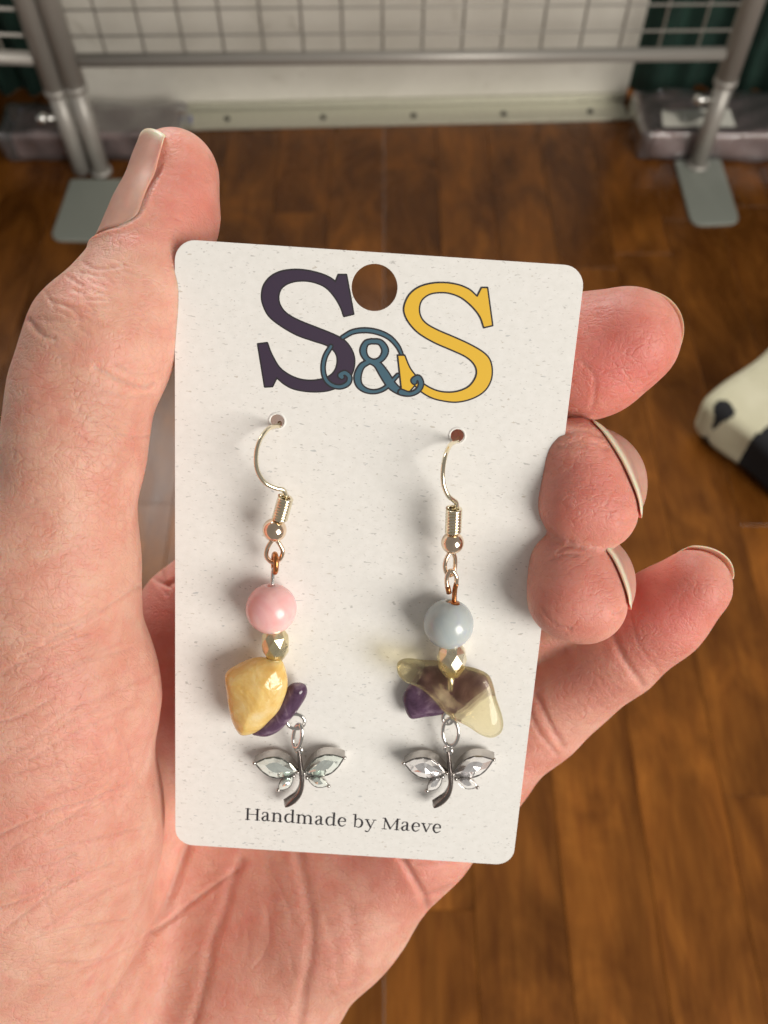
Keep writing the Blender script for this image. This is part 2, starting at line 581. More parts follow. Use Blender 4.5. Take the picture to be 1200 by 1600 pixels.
M['pink'] = stone_material('rose_quartz', [(.32, (.82, .44, .45)), (.68, (.90, .62, .60))], 230, .22, 1.0, .0022)
M['blue'] = stone_material('grey_blue_stone', [(.3, (.42, .48, .50)), (.5, (.50, .55, .55)), (.72, (.44, .45, .56))], 170, .18, .8, .0016)
M['citrine'] = stone_material('milky_yellow_quartz', [(.3, (.68, .43, .12)), (.5, (.77, .56, .22)), (.75, (.84, .72, .46))], 240, .10, 1.0, .0014, rel=.7)
M['clear_citrine'] = stone_material('clear_yellow_quartz', [(.3, (1, .97, .86)), (.7, (1, .99, .93))], 100, .03, trans=1.0, ior=1.5, absorb=((1.0, .80, .22), 110.0))
def through_stone(m):
    nt = m.node_tree; b = nt.nodes['Principled BSDF']; out = nt.nodes['Material Output']
    tr = N(nt, 'ShaderNodeBsdfTransparent', Color=(.995, .970, .82, 1))
    ms = N(nt, 'ShaderNodeMixShader', Fac=.50)
    nt.links.new(tr.outputs[0], ms.inputs[1]); nt.links.new(b.outputs[0], ms.inputs[2]); nt.links.new(ms.outputs[0], out.inputs['Surface'])
through_stone(M['clear_citrine'])
M['amethyst'] = stone_material('amethyst', [(.3, (.050, .022, .048)), (.5, (.115, .062, .115)), (.72, (.34, .26, .33))], 300, .12, .5, .0010, rel=.4)
M['crystal_green'] = simple('pale_green_crystal', (.88, .96, .91), .07, .75, **{'Transmission Weight': .0, 'IOR': 2.0, 'Coat Weight': .8})
M['crystal_clear'] = simple('clear_crystal', (.96, .95, .96), .07, .75, **{'Transmission Weight': .0, 'IOR': 2.0, 'Coat Weight': .8})
M['ink_dark'] = simple('dark_ink', (.020, .017, .022), .6)
M['ink_purple'] = simple('deep_purple_ink', (.040, .024, .052), .55)
M['ink_blue'] = simple('teal_blue_ink', (.052, .125, .175), .55)
M['ink_yellow'] = simple('golden_yellow_ink', (.78, .48, .035), .55)
M['steel'] = simple('grey_lacquered_steel', (.43, .41, .375), .42, .35)
M['plate'] = simple('grey_green_enamel', (.27, .29, .255), .5)
M['alu'] = metal_material('dull_aluminium_strip', (.72, .71, .62), .5)
M['wire'] = simple('zinc_wire', (.42, .40, .36), .45, .3)
M['chrome'] = simple('bright_screw', (.85, .85, .82), .2, 1.0)
M['green'] = cloth_material('dark_green_cloth', (.006, .024, .017), (.014, .048, .034), 500)
M['cream'] = cloth_material('cream_cloth', (.52, .49, .34), (.60, .57, .42), 1300)
M['black'] = cloth_material('black_cloth', (.006, .006, .008), (.010, .010, .012), 1300)
M['mauve'] = cloth_material('mauve_brown_packets', (.27, .165, .155), (.36, .24, .23), 300, .7)
M['film'] = plastic_film()
M['zip'] = simple('violet_blue_zip_strip', (.15, .16, .34), .4)
M['label'] = simple('white_paper_label', (.72, .71, .64), .7)
M['hole'] = simple('dark_screw', (.03, .028, .022), .5)
M['hair'] = simple('fine_golden_hair', (.75, .45, .15), .35)

# ------------------------------------------------------------------ setting: wooden table top made of planks
def rot2(p, a, c):
    s, k = math.sin(a), math.cos(a)
    return np.array([c[0]+(p[0]-c[0])*k-(p[1]-c[1])*s, c[1]+(p[0]-c[0])*s+(p[1]-c[1])*k])

table = bpy.data.objects.new('tabletop', None); link_at(table, (0, .35, 0), None)
tag(table, 'brown varnished plank table top under the hand', kind='structure')
import bmesh
plank_mesh = {}
def plank(x0, x1, y0, y1):
    key = (round(x1-x0, 4), round(y1-y0, 4))
    if key not in plank_mesh:
        bm = bmesh.new(); bmesh.ops.create_cube(bm, size=1)
        for v in bm.verts: v.co = Vector((v.co.x*(x1-x0-.0003), v.co.y*(y1-y0-.00005), v.co.z*.022))
        bmesh.ops.bevel(bm, geom=[e for e in bm.edges if e.verts[0].co.z > 0 and e.verts[1].co.z > 0], offset=.0003, segments=1, affect='EDGES')
        me = bpy.data.meshes.new('plank'); bm.to_mesh(me); bm.free(); me.materials.append(M['wood'])
        plank_mesh[key] = me
    o = bpy.data.objects.new('plank', plank_mesh[key])
    link_at(o, ((x0+x1)/2, (y0+y1)/2, -.011), table)
pw = .056
for i in range(-13, 14):
    y = -.35 + [-.0, -.14, -.28, -.07, -.21][i % 5]
    while y < 1.05:
        L = [.36, .44, .52][(i*7+int(y*100)) % 3]
        y0 = max(y, -.35); y1 = min(y+L, 1.05)
        if y1-y0 > .02: plank(i*pw, (i+1)*pw, y0, y1)
        y += L

# ------------------------------------------------------------------ backdrop: white board with metal strip, green cloth
YAW = math.radians(2.2)
YB = 0.914
def wallpt(px, py, y=YB):
    return on_plane_y(px, py, y)
board = thing('white_board', (0, YB, 0), 'scuffed white painted board standing at the back of the table', 'board')
xl = wallpt(105, 150)[0]; xr = wallpt(985, 150)[0]
box_obj('panel', (xl, YB+.003, .0005), (xr, YB+.021, .42), M['board'], board, .0015, YAW, (0, YB, 0))
strip = box_obj('base_strip', (wallpt(300, 190)[0], YB-.033, .0004), (xr-.004, YB-.001, .004), M['alu'], board, .0008, YAW, (0, YB, 0))
lip = box_obj('strip_lip', (wallpt(300, 190)[0], YB-.0015, .0042), (xr-.004, YB+.0026, .012), M['alu'], board, .0006, YAW, (0, YB, 0))
for px, py in ((355, 186), (505, 183.5), (646, 181), (787, 178), (922, 174.5)):
    p = on_table(px, py, .004)
    V, F_ = [], []
    ang = np.linspace(0, 2*np.pi, 12, endpoint=False)
    ring = lambda r, z: np.stack([p[0]+r*np.cos(ang), p[1]+r*np.sin(ang), np.full(12, z)], 1)
    V = np.concatenate([ring(.0034, .0040), ring(.0031, .0056), ring(.0012, .0062)])
    F_ = [(a*12+j, a*12+(j+1) % 12, a*12+12+(j+1) % 12, a*12+12+j) for a in (0, 1) for j in range(12)]+[tuple(range(24, 36))]
    mkw('screw', V, F_, M['hole'], board)

def curtain(name, x0, x1, y, label, mat, amp=.008, wl=.035, phase=0):
    n = int((x1-x0)/.003); xs = np.linspace(x0, x1, n)
    zs = np.linspace(.0005, .55, 12)
    V = []
    for t in (0, .0012):
        for z in zs:
            k = 1.0-.3*z
            V.append(np.stack([xs, y+t+amp*k*np.sin(xs*2*np.pi/wl+phase+1.2*np.sin(xs*31))+.004*np.sin(xs*57+z*9), np.full(n, z)], 1))
    V = np.concatenate(V); m = len(zs); F_ = []
    for s in (0, 1):
        for i in range(m-1):
            for j in range(n-1):
                a = s*m*n+i*n+j
                F_.append((a, a+1, a+n+1, a+n) if s == 0 else (a, a+n, a+n+1, a+1))
    o = mkw(name, V, F_, mat)
    tag(o, label, 'curtain', 'green cloths at the back')
    return o
curtain('hanging_cloth', -1.0, xl+.05, .942, 'dark green cloth hanging left of the white board', M['green'])
curtain('hanging_cloth', xr+.006, 1.0, .948, 'dark green cloth hanging right of the white board', M['green'], phase=1.1)

# ------------------------------------------------------------------ wire grid stands
YS = 0.800
def at_y(px, py, y): return on_plane_y(px, py, y)
def wtube(name, P, r, mat, parent, seg=14):
    V, F_ = tube_geo(P, r, seg); return fix_normals(mkw(name, V, F_, mat, parent))

def foot_plate(name, px_rect, parent):
    # four table points of the plate, rounded corners at the front
    P = [on_table(*c)[:2] for c in px_rect]     # back left, back right, front right, front left
    poly = []
    for i in range(4):
        c = P[i]; a = P[i-1]; b = P[(i+1) % 4]
        r = .013 if i >= 2 else .004
        da = (a-c)/np.linalg.norm(a-c); db = (b-c)/np.linalg.norm(b-c)
        for t in np.linspace(0, 1, 7):
            poly.append((1-t)**2*(c+da*r)+2*t*(1-t)*c+t*t*(c+db*r))
    n = len(poly); V = []
    for z, s in ((.0003, 1), (.0024, 1), (.0030, .985)):
        cc = np.mean(poly, 0)
        V += [(*(cc+(p-cc)*s), z) for p in poly]
    F_ = [(k*n+j, k*n+(j+1) % n, (k+1)*n+(j+1) % n, (k+1)*n+j) for k in (0, 1) for j in range(n)]
    F_ += [tuple(range(2*n, 3*n)), tuple(range(n))[::-1]]
    o = fix_normals(mkw(name, V, F_, M['plate'], parent, smooth=False))
    return o

# centre stand
pr_top = at_y(1168, 80, YS); footR = on_table(1088, 262); footL = on_table(160, 272)
zr = pr_top[2]
xR = footR[0]; xL = footL[0]; yR = footR[1]; yL = footL[1]
zr = .6-yR*math.tan(PITCH-math.atan((800-84)/F_PX))
stand = thing('grid_stand', (0, YS, 0), 'grey wire grid panel on tube legs spanning the white board', 'display stand')
def post(name, x, y, parent, z0=.003, zj=.098):
    wtube(name, [(x, y, z0), (x, y, zj)], .0088, M['steel'], parent)
    wtube(name, [(x, y, zj-.001), (x, y, .42)], .0106, M['steel'], parent)
    V, F_ = tube_geo([(x, y, zj-.004), (x, y, zj+.002)], .0112, 16)
    mkw('collar', V, F_, M['steel'], parent)
post('post', xR, yR, stand); post('post', xL, yL, stand)
wtube('bottom_rail', [(xL+.011, yL, zr), (xR-.010, yR, zr)], .0062, M['steel'], stand)
ncell = 17
for k in range(1, ncell):
    t = k/ncell; x = xL+(xR-xL)*t; y = yL+(yR-yL)*t
    wtube('wire', [(x, y+.002, zr), (x, y+.002, .42)], .0012, M['wire'], stand, 8)
for z in np.arange(zr+.023, .42, .0235):
    wtube('wire', [(xL, yL-.001, z), (xR, yR-.001, z)], .0010, M['wire'], stand, 8)
foot_plate('foot_plate', [(1053, 254), (1125, 252), (1156, 352), (1080, 355)], stand)
foot_plate('foot_plate', [(112, 283), (197, 283), (168, 379), (79, 378)], stand)
wtube('weld_boss', [(xR, yR, .0028), (xR, yR, .006)], .0115, M['steel'], stand)
wtube('weld_boss', [(xL, yL, .0028), (xL, yL, .006)], .0110, M['steel'], stand)
def thumb_screw(x, y, z, side, parent):
    wtube('thumb_screw', [(x+side*.008, y-.003, z), (x+side*.016, y-.004, z), (x+side*.0162, y-.004, z)], .0028, M['chrome'], parent)
    V, F_ = sphere_geo((x+side*.021, y-.004, z), .0058, 16, 10); mkw('screw_knob', V, F_, M['chrome'], parent)
thumb_screw(xR, yR, .080, -1, stand)
# neighbouring stand, only its right end shows
ns = thing('grid_stand', (xL-.2, yL, 0), 'grey wire grid panel running off the left edge before the green cloth', 'display stand')
x2 = xL-.0205; y2 = yL+.001
post('post', x2, y2, ns, zj=.094)
wtube('bottom_rail', [(x2-.010, y2, zr+.001), (x2-.42, y2+.03, zr+.001)], .0062, M['steel'], ns)
for k in range(1, 11):
    x = x2-k*.0385
    wtube('wire', [(x, y2+.002+k*.0027, zr), (x, y2+.002+k*.0027, .42)], .0014, M['wire'], ns, 8)
for z in np.arange(zr+.023, .42, .0235):
    wtube('wire', [(x2, y2-.001, z), (x2-.42, y2+.029, z)], .0016, M['steel'], ns, 8)
thumb_screw(x2, y2, .066, -1, ns)

# ------------------------------------------------------------------ plastic bags of packets
def lumpy_box(c, half, rot, r, amp, seed, h=.003, freq=45):
    g = [np.arange(-s-.012, s+.012, h) for s in half]
    X, Y, Z = np.meshgrid(*g, indexing='ij')
    qx = np.abs(X)-half[0]+r; qy = np.abs(Y)-half[1]+r; qz = np.abs(Z)-half[2]+r
    D = np.sqrt(np.maximum(qx, 0)**2+np.maximum(qy, 0)**2+np.maximum(qz, 0)**2)+np.minimum(np.maximum(qx, np.maximum(qy, qz)), 0)-r
    rr = np.random.default_rng(seed)
    for _ in range(8):
        w = rr.normal(size=3)*freq; D += amp/3*np.sin(X*w[0]+Y*w[1]+Z*w[2]+rr.uniform(0, 6))
    V, Q = surface_nets(D, np.array([a[0] for a in g]), h)
    s, k = math.sin(rot), math.cos(rot)
    W = np.stack([c[0]+V[:, 0]*k-V[:, 1]*s, c[1]+V[:, 0]*s+V[:, 1]*k, c[2]+V[:, 2]], 1)
    W[:, 2] = np.maximum(W[:, 2], .0004)
    return W, Q

def packet_bag(name, c, half, rot, seed, label, lab=None, zip_pts=None):
    t = thing(name, (c[0], c[1], 0), label, 'plastic bag', 'plastic bags of packets on the table')
    W, Q = lumpy_box(c, half, rot, .006, .0012, seed)
    mkw('packet_block', W, Q, M['mauve'], t)
    W, Q = lumpy_box((c[0], c[1], c[2]+.001), [half[0]+.012, half[1]+.004, half[2]+.0035], rot, .005, .0014, seed+5, freq=70)
    W[:, 2] = np.maximum(W[:, 2], .0002)
    mkw('plastic_film', W, Q, M['film'], t)
    if lab:
        mkw('paper_label', lab, [(0, 1, 2, 3)], M['label'], t, smooth=False)
    if zip_pts is not None:
        V, F_ = [], []
        n = len(zip_pts)
        for s in (0, 1):
            for (p0, p1) in zip_pts:
                V += [np.array(p0)+np.array([0, .0006*s, .0006*s]), np.array(p1)+np.array([0, .0006*s, .0006*s])]
        for i in range(n-1):
            F_.append((2*i, 2*i+2, 2*i+3, 2*i+1)); F_.append((2*n+2*i, 2*n+2*i+1, 2*n+2*i+3, 2*n+2*i+2))
        mkw('zip_strip', V, F_, M['zip'], t)
    return t
zc = .0155
zp = []
for px in range(30, 306, 15):
    y_px = 174+9*math.sin((px-60)/90.)*(px > 120)+(px-30)*.02
    zp.append((at_y(px, y_px+11, .866), at_y(px, y_px-2, .869)))
xa = on_table(16, 235)[0]; xb = on_table(296, 235)[0]
packet_bag('packet_bag', ((xa+xb)/2, .848, zc), ((xb-xa)/2-.012, .024, zc-.001), .01, 3, 'clear plastic bag of mauve packets behind the left leg of the grid stand', zip_pts=zp)
zt = 2*zc+.004
xa = on_table(985, 235)[0]
lab = [on_table(1034, 172, zt), on_table(1036, 198, zt), on_table(1150, 198, zt), on_table(1140, 170, zt)]
packet_bag('packet_bag', (xa+.165, .858, zc), (.150, .036, zc-.001), -.02, 8, 'clear plastic bag with a white paper label behind the right leg of the grid stand', lab=[tuple(x) for x in lab])

# ------------------------------------------------------------------ black and cream pouch at the right edge
def pouch():
    t = thing('cloth_pouch', (*on_table(1230, 700)[:2], 0), 'black and cream cloth pouch lying at the right edge of the table', 'pouch')
    half = np.array([.085, .065, .025]); h = .0018
    g = [np.arange(-s-.012, s+.012, h) for s in half]
    X, Y, Z = np.meshgrid(*g, indexing='ij')
    r = .010
    qx = np.abs(X)-half[0]+r; qy = np.abs(Y)-half[1]+r; qz = np.abs(Z)-half[2]*(1-.10*(np.abs(X)/half[0])**4-.10*(np.abs(Y)/half[1])**4)+r
    D = np.sqrt(np.maximum(qx, 0)**2+np.maximum(qy, 0)**2+np.maximum(qz, 0)**2)+np.minimum(np.maximum(qx, np.maximum(qy, qz)), 0)-r
    D += .0012*np.sin(X*70+Y*40)+.001*np.sin(Y*95-Z*60)
    V, Q = surface_nets(D, np.array([a[0] for a in g]), h)
    rot = math.radians(40); s, k = math.sin(rot), math.cos(rot)
    left = on_table(1100, 634, .038)
    # the pouch's left corner sits at that point
    cx = left[0]-(k*-.082-s*.062); cy = left[1]-(s*-.082+k*.062)
    W = np.stack([cx+V[:, 0]*k-V[:, 1]*s, cy+V[:, 0]*s+V[:, 1]*k, 0.025+V[:, 2]], 1)
    W[:, 2] = np.maximum(W[:, 2], .0006)
    cen = V[Q].mean(1)
    is_cream = (cen[:, 1] > .020+.006*np.sin(cen[:, 0]*40+1)) 
    spot = ((cen[:, 0]+.079)**2/.006**2+(cen[:, 1]-.047)**2/.009**2 < 1)
    for name, msk, mat in (('cream_panel', is_cream & ~spot, M['cream']), ('black_panel', ~is_cream, M['black']), ('leaf_patch', spot & is_cream, M['black'])):
        f = Q[msk]
        if len(f) == 0: continue
        u, inv = np.unique(f, return_inverse=True)
        mkw(name, W[u], inv.reshape(-1, 4), mat, t)
pouch()

# ------------------------------------------------------------------ the card plane
A = np.array([-25.9, -33.8, 111.0]); B = np.array([25.0, -30.5, 111.3]); Dd = np.array([-32.2, 50.1, 135.3])
EX = (B-A); CW = np.linalg.norm(EX); EX /= CW
EY = Dd-A; EY -= EX*(EY@EX); CH = np.linalg.norm(EY); EY /= CH
NZ = -np.cross(EX, EY)              # out of the card towards the viewer
T_CARD = 0.38
def card_uv(px, py, h=0.0):
    d = np.array([(px-600)/F_PX, (py-800)/F_PX, 1.0])
    t = ((A+NZ*h)@NZ)/(d@NZ)
    p = d*t-A
    return np.array([p@EX, p@EY])
def cp(u, v, h=0.0):
    return A+EX*u+EY*v+NZ*h
def C(px, py, h=0.0):
    u, v = card_uv(px, py, h); return cp(u, v, h)
def card_pts(uv, h):
    uv = np.asarray(uv); return A+uv[:, 0:1]*EX+uv[:, 1:2]*EY+np.asarray(h).reshape(-1, 1)*NZ
MM = 1.0/np.linalg.norm(card_uv(601, 900)-card_uv(600, 900))   # px per mm on the card

def build_card():
    cu = bpy.data.curves.new('tmp', 'CURVE'); cu.dimensions = '2D'; cu.fill_mode = 'BOTH'
    cu.extrude = T_CARD/2-.04; cu.bevel_depth = .04; cu.bevel_resolution = 1; cu.resolution_u = 2
    def add(P):
        s = cu.splines.new('POLY'); s.points.add(len(P)-1)
        for p, c in zip(s.points, P): p.co = (c[0], c[1], 0, 1)
        s.use_cyclic_u = True
    r = 2.6; P = []
    for (cx, cy, a0) in ((CW-r, CH-r, 0), (r, CH-r, 90), (r, r, 180), (CW-r, r, 270)):
        for k in range(9):
            a = math.radians(a0+k*90/8); P.append((cx+r*math.cos(a), cy+r*math.sin(a)))
    add(P)
    holes = [((585, 449.5), 36.5*1.0), ((433, 658), 11.0), ((714.5, 681), 11.0)]
    out = []
    for (px, py), rp in holes:
        c = card_uv(px, py); e = card_uv(px+rp, py); rad = np.linalg.norm(e-c)
        add([(c[0]+rad*math.cos(a), c[1]+rad*math.sin(a)) for a in np.linspace(0, 2*np.pi, 40, endpoint=False)][::-1])
        out.append((c, rad))
    o = bpy.data.objects.new('tmp', cu); COL.objects.link(o)
    bpy.context.view_layer.update()
    me = o.evaluated_get(bpy.context.evaluated_depsgraph_get()).to_mesh()
    V = np.array([v.co[:] for v in me.vertices]); F_ = [tuple(p.vertices) for p in me.polygons]
    bpy.data.objects.remove(o)
    W = A+V[:, 0:1]*EX+V[:, 1:2]*EY+(V[:, 2:3]-T_CARD/2)*NZ
    # object frame aligned with the card so that the paper pattern follows it
    Mx = np.stack([EX, -EY, NZ], 1)
    R3 = np.stack([RIGHT, -UP, FWD], 1)@Mx
    org = cp(CW/2, CH, 0)
    loc = (W-org)@Mx*.001
    m = bpy.data.meshes.new('earring_card'); m.from_pydata([tuple(x) for x in loc], [], F_); m.update(); m.materials.append(M['paper'])
    c = bpy.data.objects.new('earring_card', m)
    c.rotation_euler = Matrix(R3.tolist()).to_euler()
    fix_normals(c)
    link_at(c, c2w(org), None)
    tag(c, 'white speckled earring card with rounded corners and printed letters held in the hand', 'card')
    return c, out, Matrix(R3.tolist())
card, card_holes, card_rot = build_card()

def card_part(name, W_cam, faces, mat, parent=card, smooth=False):
    """mesh in the card's own frame"""
    Mx = np.stack([EX, -EY, NZ], 1); org = cp(CW/2, CH, 0)
    loc = (np.asarray(W_cam)-org)@Mx*.001
    m = bpy.data.meshes.new(name)
    n, k = faces.shape
    m.vertices.add(len(loc)); m.vertices.foreach_set('co', loc.astype(np.float32).ravel())
    m.loops.add(n*k); m.loops.foreach_set('vertex_index', faces.astype(np.int32).ravel())
    m.polygons.add(n); m.polygons.foreach_set('loop_start', np.arange(0, n*k, k, dtype=np.int32))
    m.update(calc_edges=True); m.materials.append(mat)
    o = bpy.data.objects.new(name, m); COL.objects.link(o); o.parent = parent
    return o

def ink(name, field, u0, u1, v0, v1, step, h, mat, parent=card):
    xs = np.arange(u0, u1, step); ys = np.arange(v0, v1, step)
    X, Y = np.meshgrid(xs, ys, indexing='ij')
    T = march2d(field(X, Y), xs, ys)
    P = T.reshape(-1, 2)
    # orient towards the viewer
    return card_part(name, card_pts(P, np.full(len(P), h)), np.arange(len(P)).reshape(-1, 3)[:, ::-1], mat, parent)

# --- punched-hole rims (pressed paper edge)
for (c, rad) in card_holes[1:]:
    ang = np.linspace(0, 2*np.pi, 36, endpoint=False)
    prof = [(rad*1.00, -.05), (rad*1.02, .10), (rad*1.14, .13), (rad*1.30, .01)]
    V = np.concatenate([card_pts(np.stack([c[0]+r*np.cos(ang), c[1]+r*np.sin(ang)], 1), np.full(36, h)) for r, h in prof])
    F_ = np.array([(k*36+j, k*36+(j+1) % 36, (k+1)*36+(j+1) % 36, (k+1)*36+j) for k in range(3) for j in range(36)])
    card_part('hole_rim', V, F_[:, ::-1], M['paper'], smooth=True)

# --- the printed monogram, traced in the zoomed photo and laid on the card
Zs = 1200/420.0
def logo(pts): return np.array([card_uv(380+x/Zs, 390+y/Zs) for x, y in pts])
def smooth_poly(P, sharp=48, n=6):
    P = np.asarray(P, float); m = len(P)
    e = np.roll(P, -1, 0)-P; ang = np.degrees(np.arctan2(e[:, 1], e[:, 0]))
    turn = np.abs((ang-np.roll(ang, 1)+180) % 360-180)
    idx = [i for i in range(m) if turn[i] > sharp]
    if not idx: return catmull(P, n, True)
    out = []
    for a, b in zip(idx, idx[1:]+[idx[0]+m]):
        seg = [P[i % m] for i in range(a, b+1)]
        s = catmull(seg, n) if len(seg) > 2 else np.array(seg)
        out += list(s[:-1])
    return np.array(out)
S_left = [(425,113),(460,113),(492,287),(450,297),(435,255),(405,205),(365,165),(310,143),(255,138),(205,148),(170,172),(157,210),(165,250),(195,287),(250,318),(330,350),(400,378),(450,405),(482,445),(496,490),(490,540),(465,585),(425,612),(370,630),(300,633),(230,622),(185,600),(150,570),(130,610),(97,612),(66,422),(107,417),(125,465),(160,525),(205,560),(255,580),(310,585),(365,575),(400,553),(418,520),(420,480),(405,450),(370,425),(310,405),(240,380),(170,340),(115,295),(88,240),(84,195),(95,155),(125,120),(170,98),(230,90),(290,95),(350,110),(390,128),(412,145)]
S_right = [(1063,168),(1092,168),(1115,340),(1073,350),(1055,300),(1020,255),(975,218),(930,199),(885,193),(835,200),(800,225),(788,262),(795,300),(820,330),(870,358),(940,388),(1010,420),(1070,455),(1102,490),(1113,540),(1105,590),(1075,635),(1020,667),(950,682),(880,674),(835,660),(795,636),(766,608),(744,634),(706,632),(688,470),(722,470),(745,525),(775,565),(810,600),(860,626),(910,635),(960,630),(1005,610),(1033,575),(1040,540),(1025,507),(990,478),(930,450),(850,415),(780,372),(735,322),(716,275),(722,235),(745,195),(785,165),(840,149),(900,146),(960,155),(1010,176),(1044,206)]
pl = smooth_poly(logo(S_left)); pr = smooth_poly(logo(S_right))
zmm = np.linalg.norm(card_uv(601, 520)-card_uv(600, 520))/Zs     # mm per zoomed px
def lst(pts, w):
    P = logo([p[:2] for p in pts])
    return [(a[0], a[1], (p[2] if len(p) > 2 else w)*zmm) for a, p in zip(P, pts)]
amp_strokes = [
    lst([(572,409,24),(612,414,26),(634,450,32),(618,486,26),(585,500,24),(551,486,26),(536,452,32),(548,418,26),(572,409,24)], 28),
    lst([(560,500,24),(528,522,28),(511,565,34),(518,604,30),(548,628,24),(590,634,20),(630,620,20),(662,590,20),(690,560,18)], 26),
    lst([(560,496,22),(598,512,34),(630,556,44),(662,604,42),(705,636,30),(745,644,22),(780,628,24),(794,598,26),(782,572,26),(762,582,28),(764,590,26)], 30),
]
amp_ring_a = lst([(444,392,20),(490,367,22),(548,360,23),(606,370,23),(655,394,22),(690,432,20),(710,474,16)], 22)
amp_ring_b = lst([(392,432,20),(366,478,21),(357,530,21),(368,578,22),(398,606,22),(436,612,22),(468,596,24),(474,568,24),(454,550,24),(434,560,26),(440,568,26)], 22)
swash_end = lst([(705,636,30),(745,644,22),(780,628,24),(794,598,26),(782,572,26),(762,582,28),(764,590,26)], 24)
L0, L1 = card_uv(396, 405), card_uv(795, 640)
bb = (L0[0], L1[0], L0[1], L1[1]+1.5)
ow = 7.0*zmm
st = .075
def f_left(X, Y): return poly_sdf(pl, X, Y)-ow*.4
def f_right(X, Y): return poly_sdf(pr, X, Y)
def f_amp(X, Y):
    d = np.full(X.shape, 1e9)
    for s in amp_strokes: d = np.minimum(d, stroke_sdf(s, X, Y))
    d = np.minimum(d, stroke_sdf(amp_ring_a, X, Y)); d = np.minimum(d, stroke_sdf(amp_ring_b, X, Y))
    return d
def f_end(X, Y): return stroke_sdf(swash_end, X, Y)
def logo_layer(name, f, mats, h, child):
    keep = {}
    def once(X, Y):
        if 'd' not in keep: keep['d'] = f(X, Y)
        return keep['d']
    a = ink(name, lambda X, Y: once(X, Y)-ow*.35, *bb, st, h, mats[0])
    ink(child, lambda X, Y: once(X, Y)+ow*.65, *bb, st, h+.012, mats[1], a)
logo_layer('printed_letter', f_left, (M['ink_dark'], M['ink_purple']), .012, 'ink_fill')
logo_layer('printed_ampersand', f_amp, (M['ink_dark'], M['ink_blue']), .036, 'ink_fill')
logo_layer('printed_letter', f_right, (M['ink_dark'], M['ink_yellow']), .060, 'ink_fill')
logo_layer('printed_swash', f_end, (M['ink_dark'], M['ink_blue']), .084, 'ink_fill')

# --- the line of small serif lettering
tk, tn = .072, .030
GL = {
 'H': (.76, [[(.16,.02,tk),(.16,.57,tk)],[(.60,.02,tk),(.60,.57,tk)],[(.06,.012,tn),(.26,.012,tn)],[(.50,.012,tn),(.70,.012,tn)],[(.06,.575,tn),(.26,.575,tn)],[(.50,.575,tn),(.70,.575,tn)],[(.16,.30,tn),(.60,.30,tn)]]),
 'a': (.46, [[(.075,.36,.05),(.10,.425,.04),(.19,.455,.03),(.275,.42,.058),(.30,.33,tk),(.30,.10,tk),(.335,.025,.05),(.42,.035,.022)],[(.30,.275,.03),(.17,.235,.04),(.075,.13,.072),(.11,.025,.058),(.19,.008,.04),(.30,.09,.03)]]),
 'n': (.56, [[(.13,.02,tk),(.13,.43,tk)],[(.03,.435,tn),(.13,.445,tn)],[(.13,.33,.03),(.22,.435,.034),(.32,.44,.05),(.405,.37,tk),(.42,.25,tk),(.42,.02,tk)],[(.04,.012,tn),(.22,.012,tn)],[(.33,.012,tn),(.51,.012,tn)]]),
 'd': (.56, [[(.41,.37,.03),(.28,.45,.034),(.14,.39,.062),(.085,.22,.076),(.135,.06,.062),(.24,.005,.036),(.40,.085,.03)],[(.42,.65,tk),(.42,.03,tk)],[(.32,.66,tn),(.42,.665,tn)],[(.42,.015,tn),(.53,.02,tn)]]),
 'm': (.85, [[(.13,.02,tk),(.13,.43,tk)],[(.03,.435,tn),(.13,.445,tn)],[(.13,.33,.03),(.22,.435,.034),(.31,.44,.05),(.39,.37,tk),(.405,.25,tk),(.405,.02,tk)],[(.405,.33,.03),(.50,.435,.034),(.59,.44,.05),(.67,.37,tk),(.685,.25,tk),(.685,.02,tk)],[(.04,.012,tn),(.22,.012,tn)],[(.32,.012,tn),(.49,.012,tn)],[(.60,.012,tn),(.78,.012,tn)]]),
 'e': (.46, [[(.10,.245,.028),(.38,.262,.028)],[(.385,.265,.05),(.36,.38,.06),(.25,.452,.034),(.135,.40,.06),(.08,.23,.076),(.135,.06,.062),(.25,.003,.045),(.395,.095,.022)]]),
 'b': (.56, [[(.13,.65,tk),(.13,.03,.05)],[(.02,.66,tn),(.13,.665,tn)],[(.13,.36,.03),(.26,.45,.034),(.40,.39,.062),(.455,.23,.076),(.40,.06,.062),(.28,.003,.034),(.14,.05,.03)]]),
 'y': (.52, [[(.09,.43,.066),(.285,.04,.066)],[(.44,.44,.028),(.285,.04,.032),(.215,-.14,.032),(.14,-.19,.042),(.075,-.17,.06)],[(.01,.44,tn),(.19,.44,tn)],[(.36,.44,tn),(.52,.44,tn)]]),
 'M': (.88, [[(.15,.02,.032),(.16,.56,.034)],[(.16,.56,.07),(.42,.05,.07)],[(.42,.04,.03),(.71,.56,.032)],[(.72,.02,tk),(.72,.56,tk)],[(.05,.012,tn),(.25,.012,tn)],[(.62,.012,tn),(.83,.012,tn)],[(.05,.575,tn),(.18,.575,tn)],[(.70,.575,tn),(.83,.575,tn)]]),
 'v': (.50, [[(.09,.43,.066),(.26,.03,.066)],[(.42,.44,.028),(.26,.02,.032)],[(.01,.44,tn),(.19,.44,tn)],[(.34,.44,tn),(.50,.44,tn)]]),
}
t0 = card_uv(383, 1280.5); t1 = card_uv(688, 1301.5)
words_ = 'Handmade by Maeve'
adv = sum(GL[c][0] if c != ' ' else .24 for c in words_)-.05
tl = np.linalg.norm(t1-t0); em = tl/(adv-.05); tx = (t1-t0)/tl; ty = np.array([tx[1], -tx[0]])
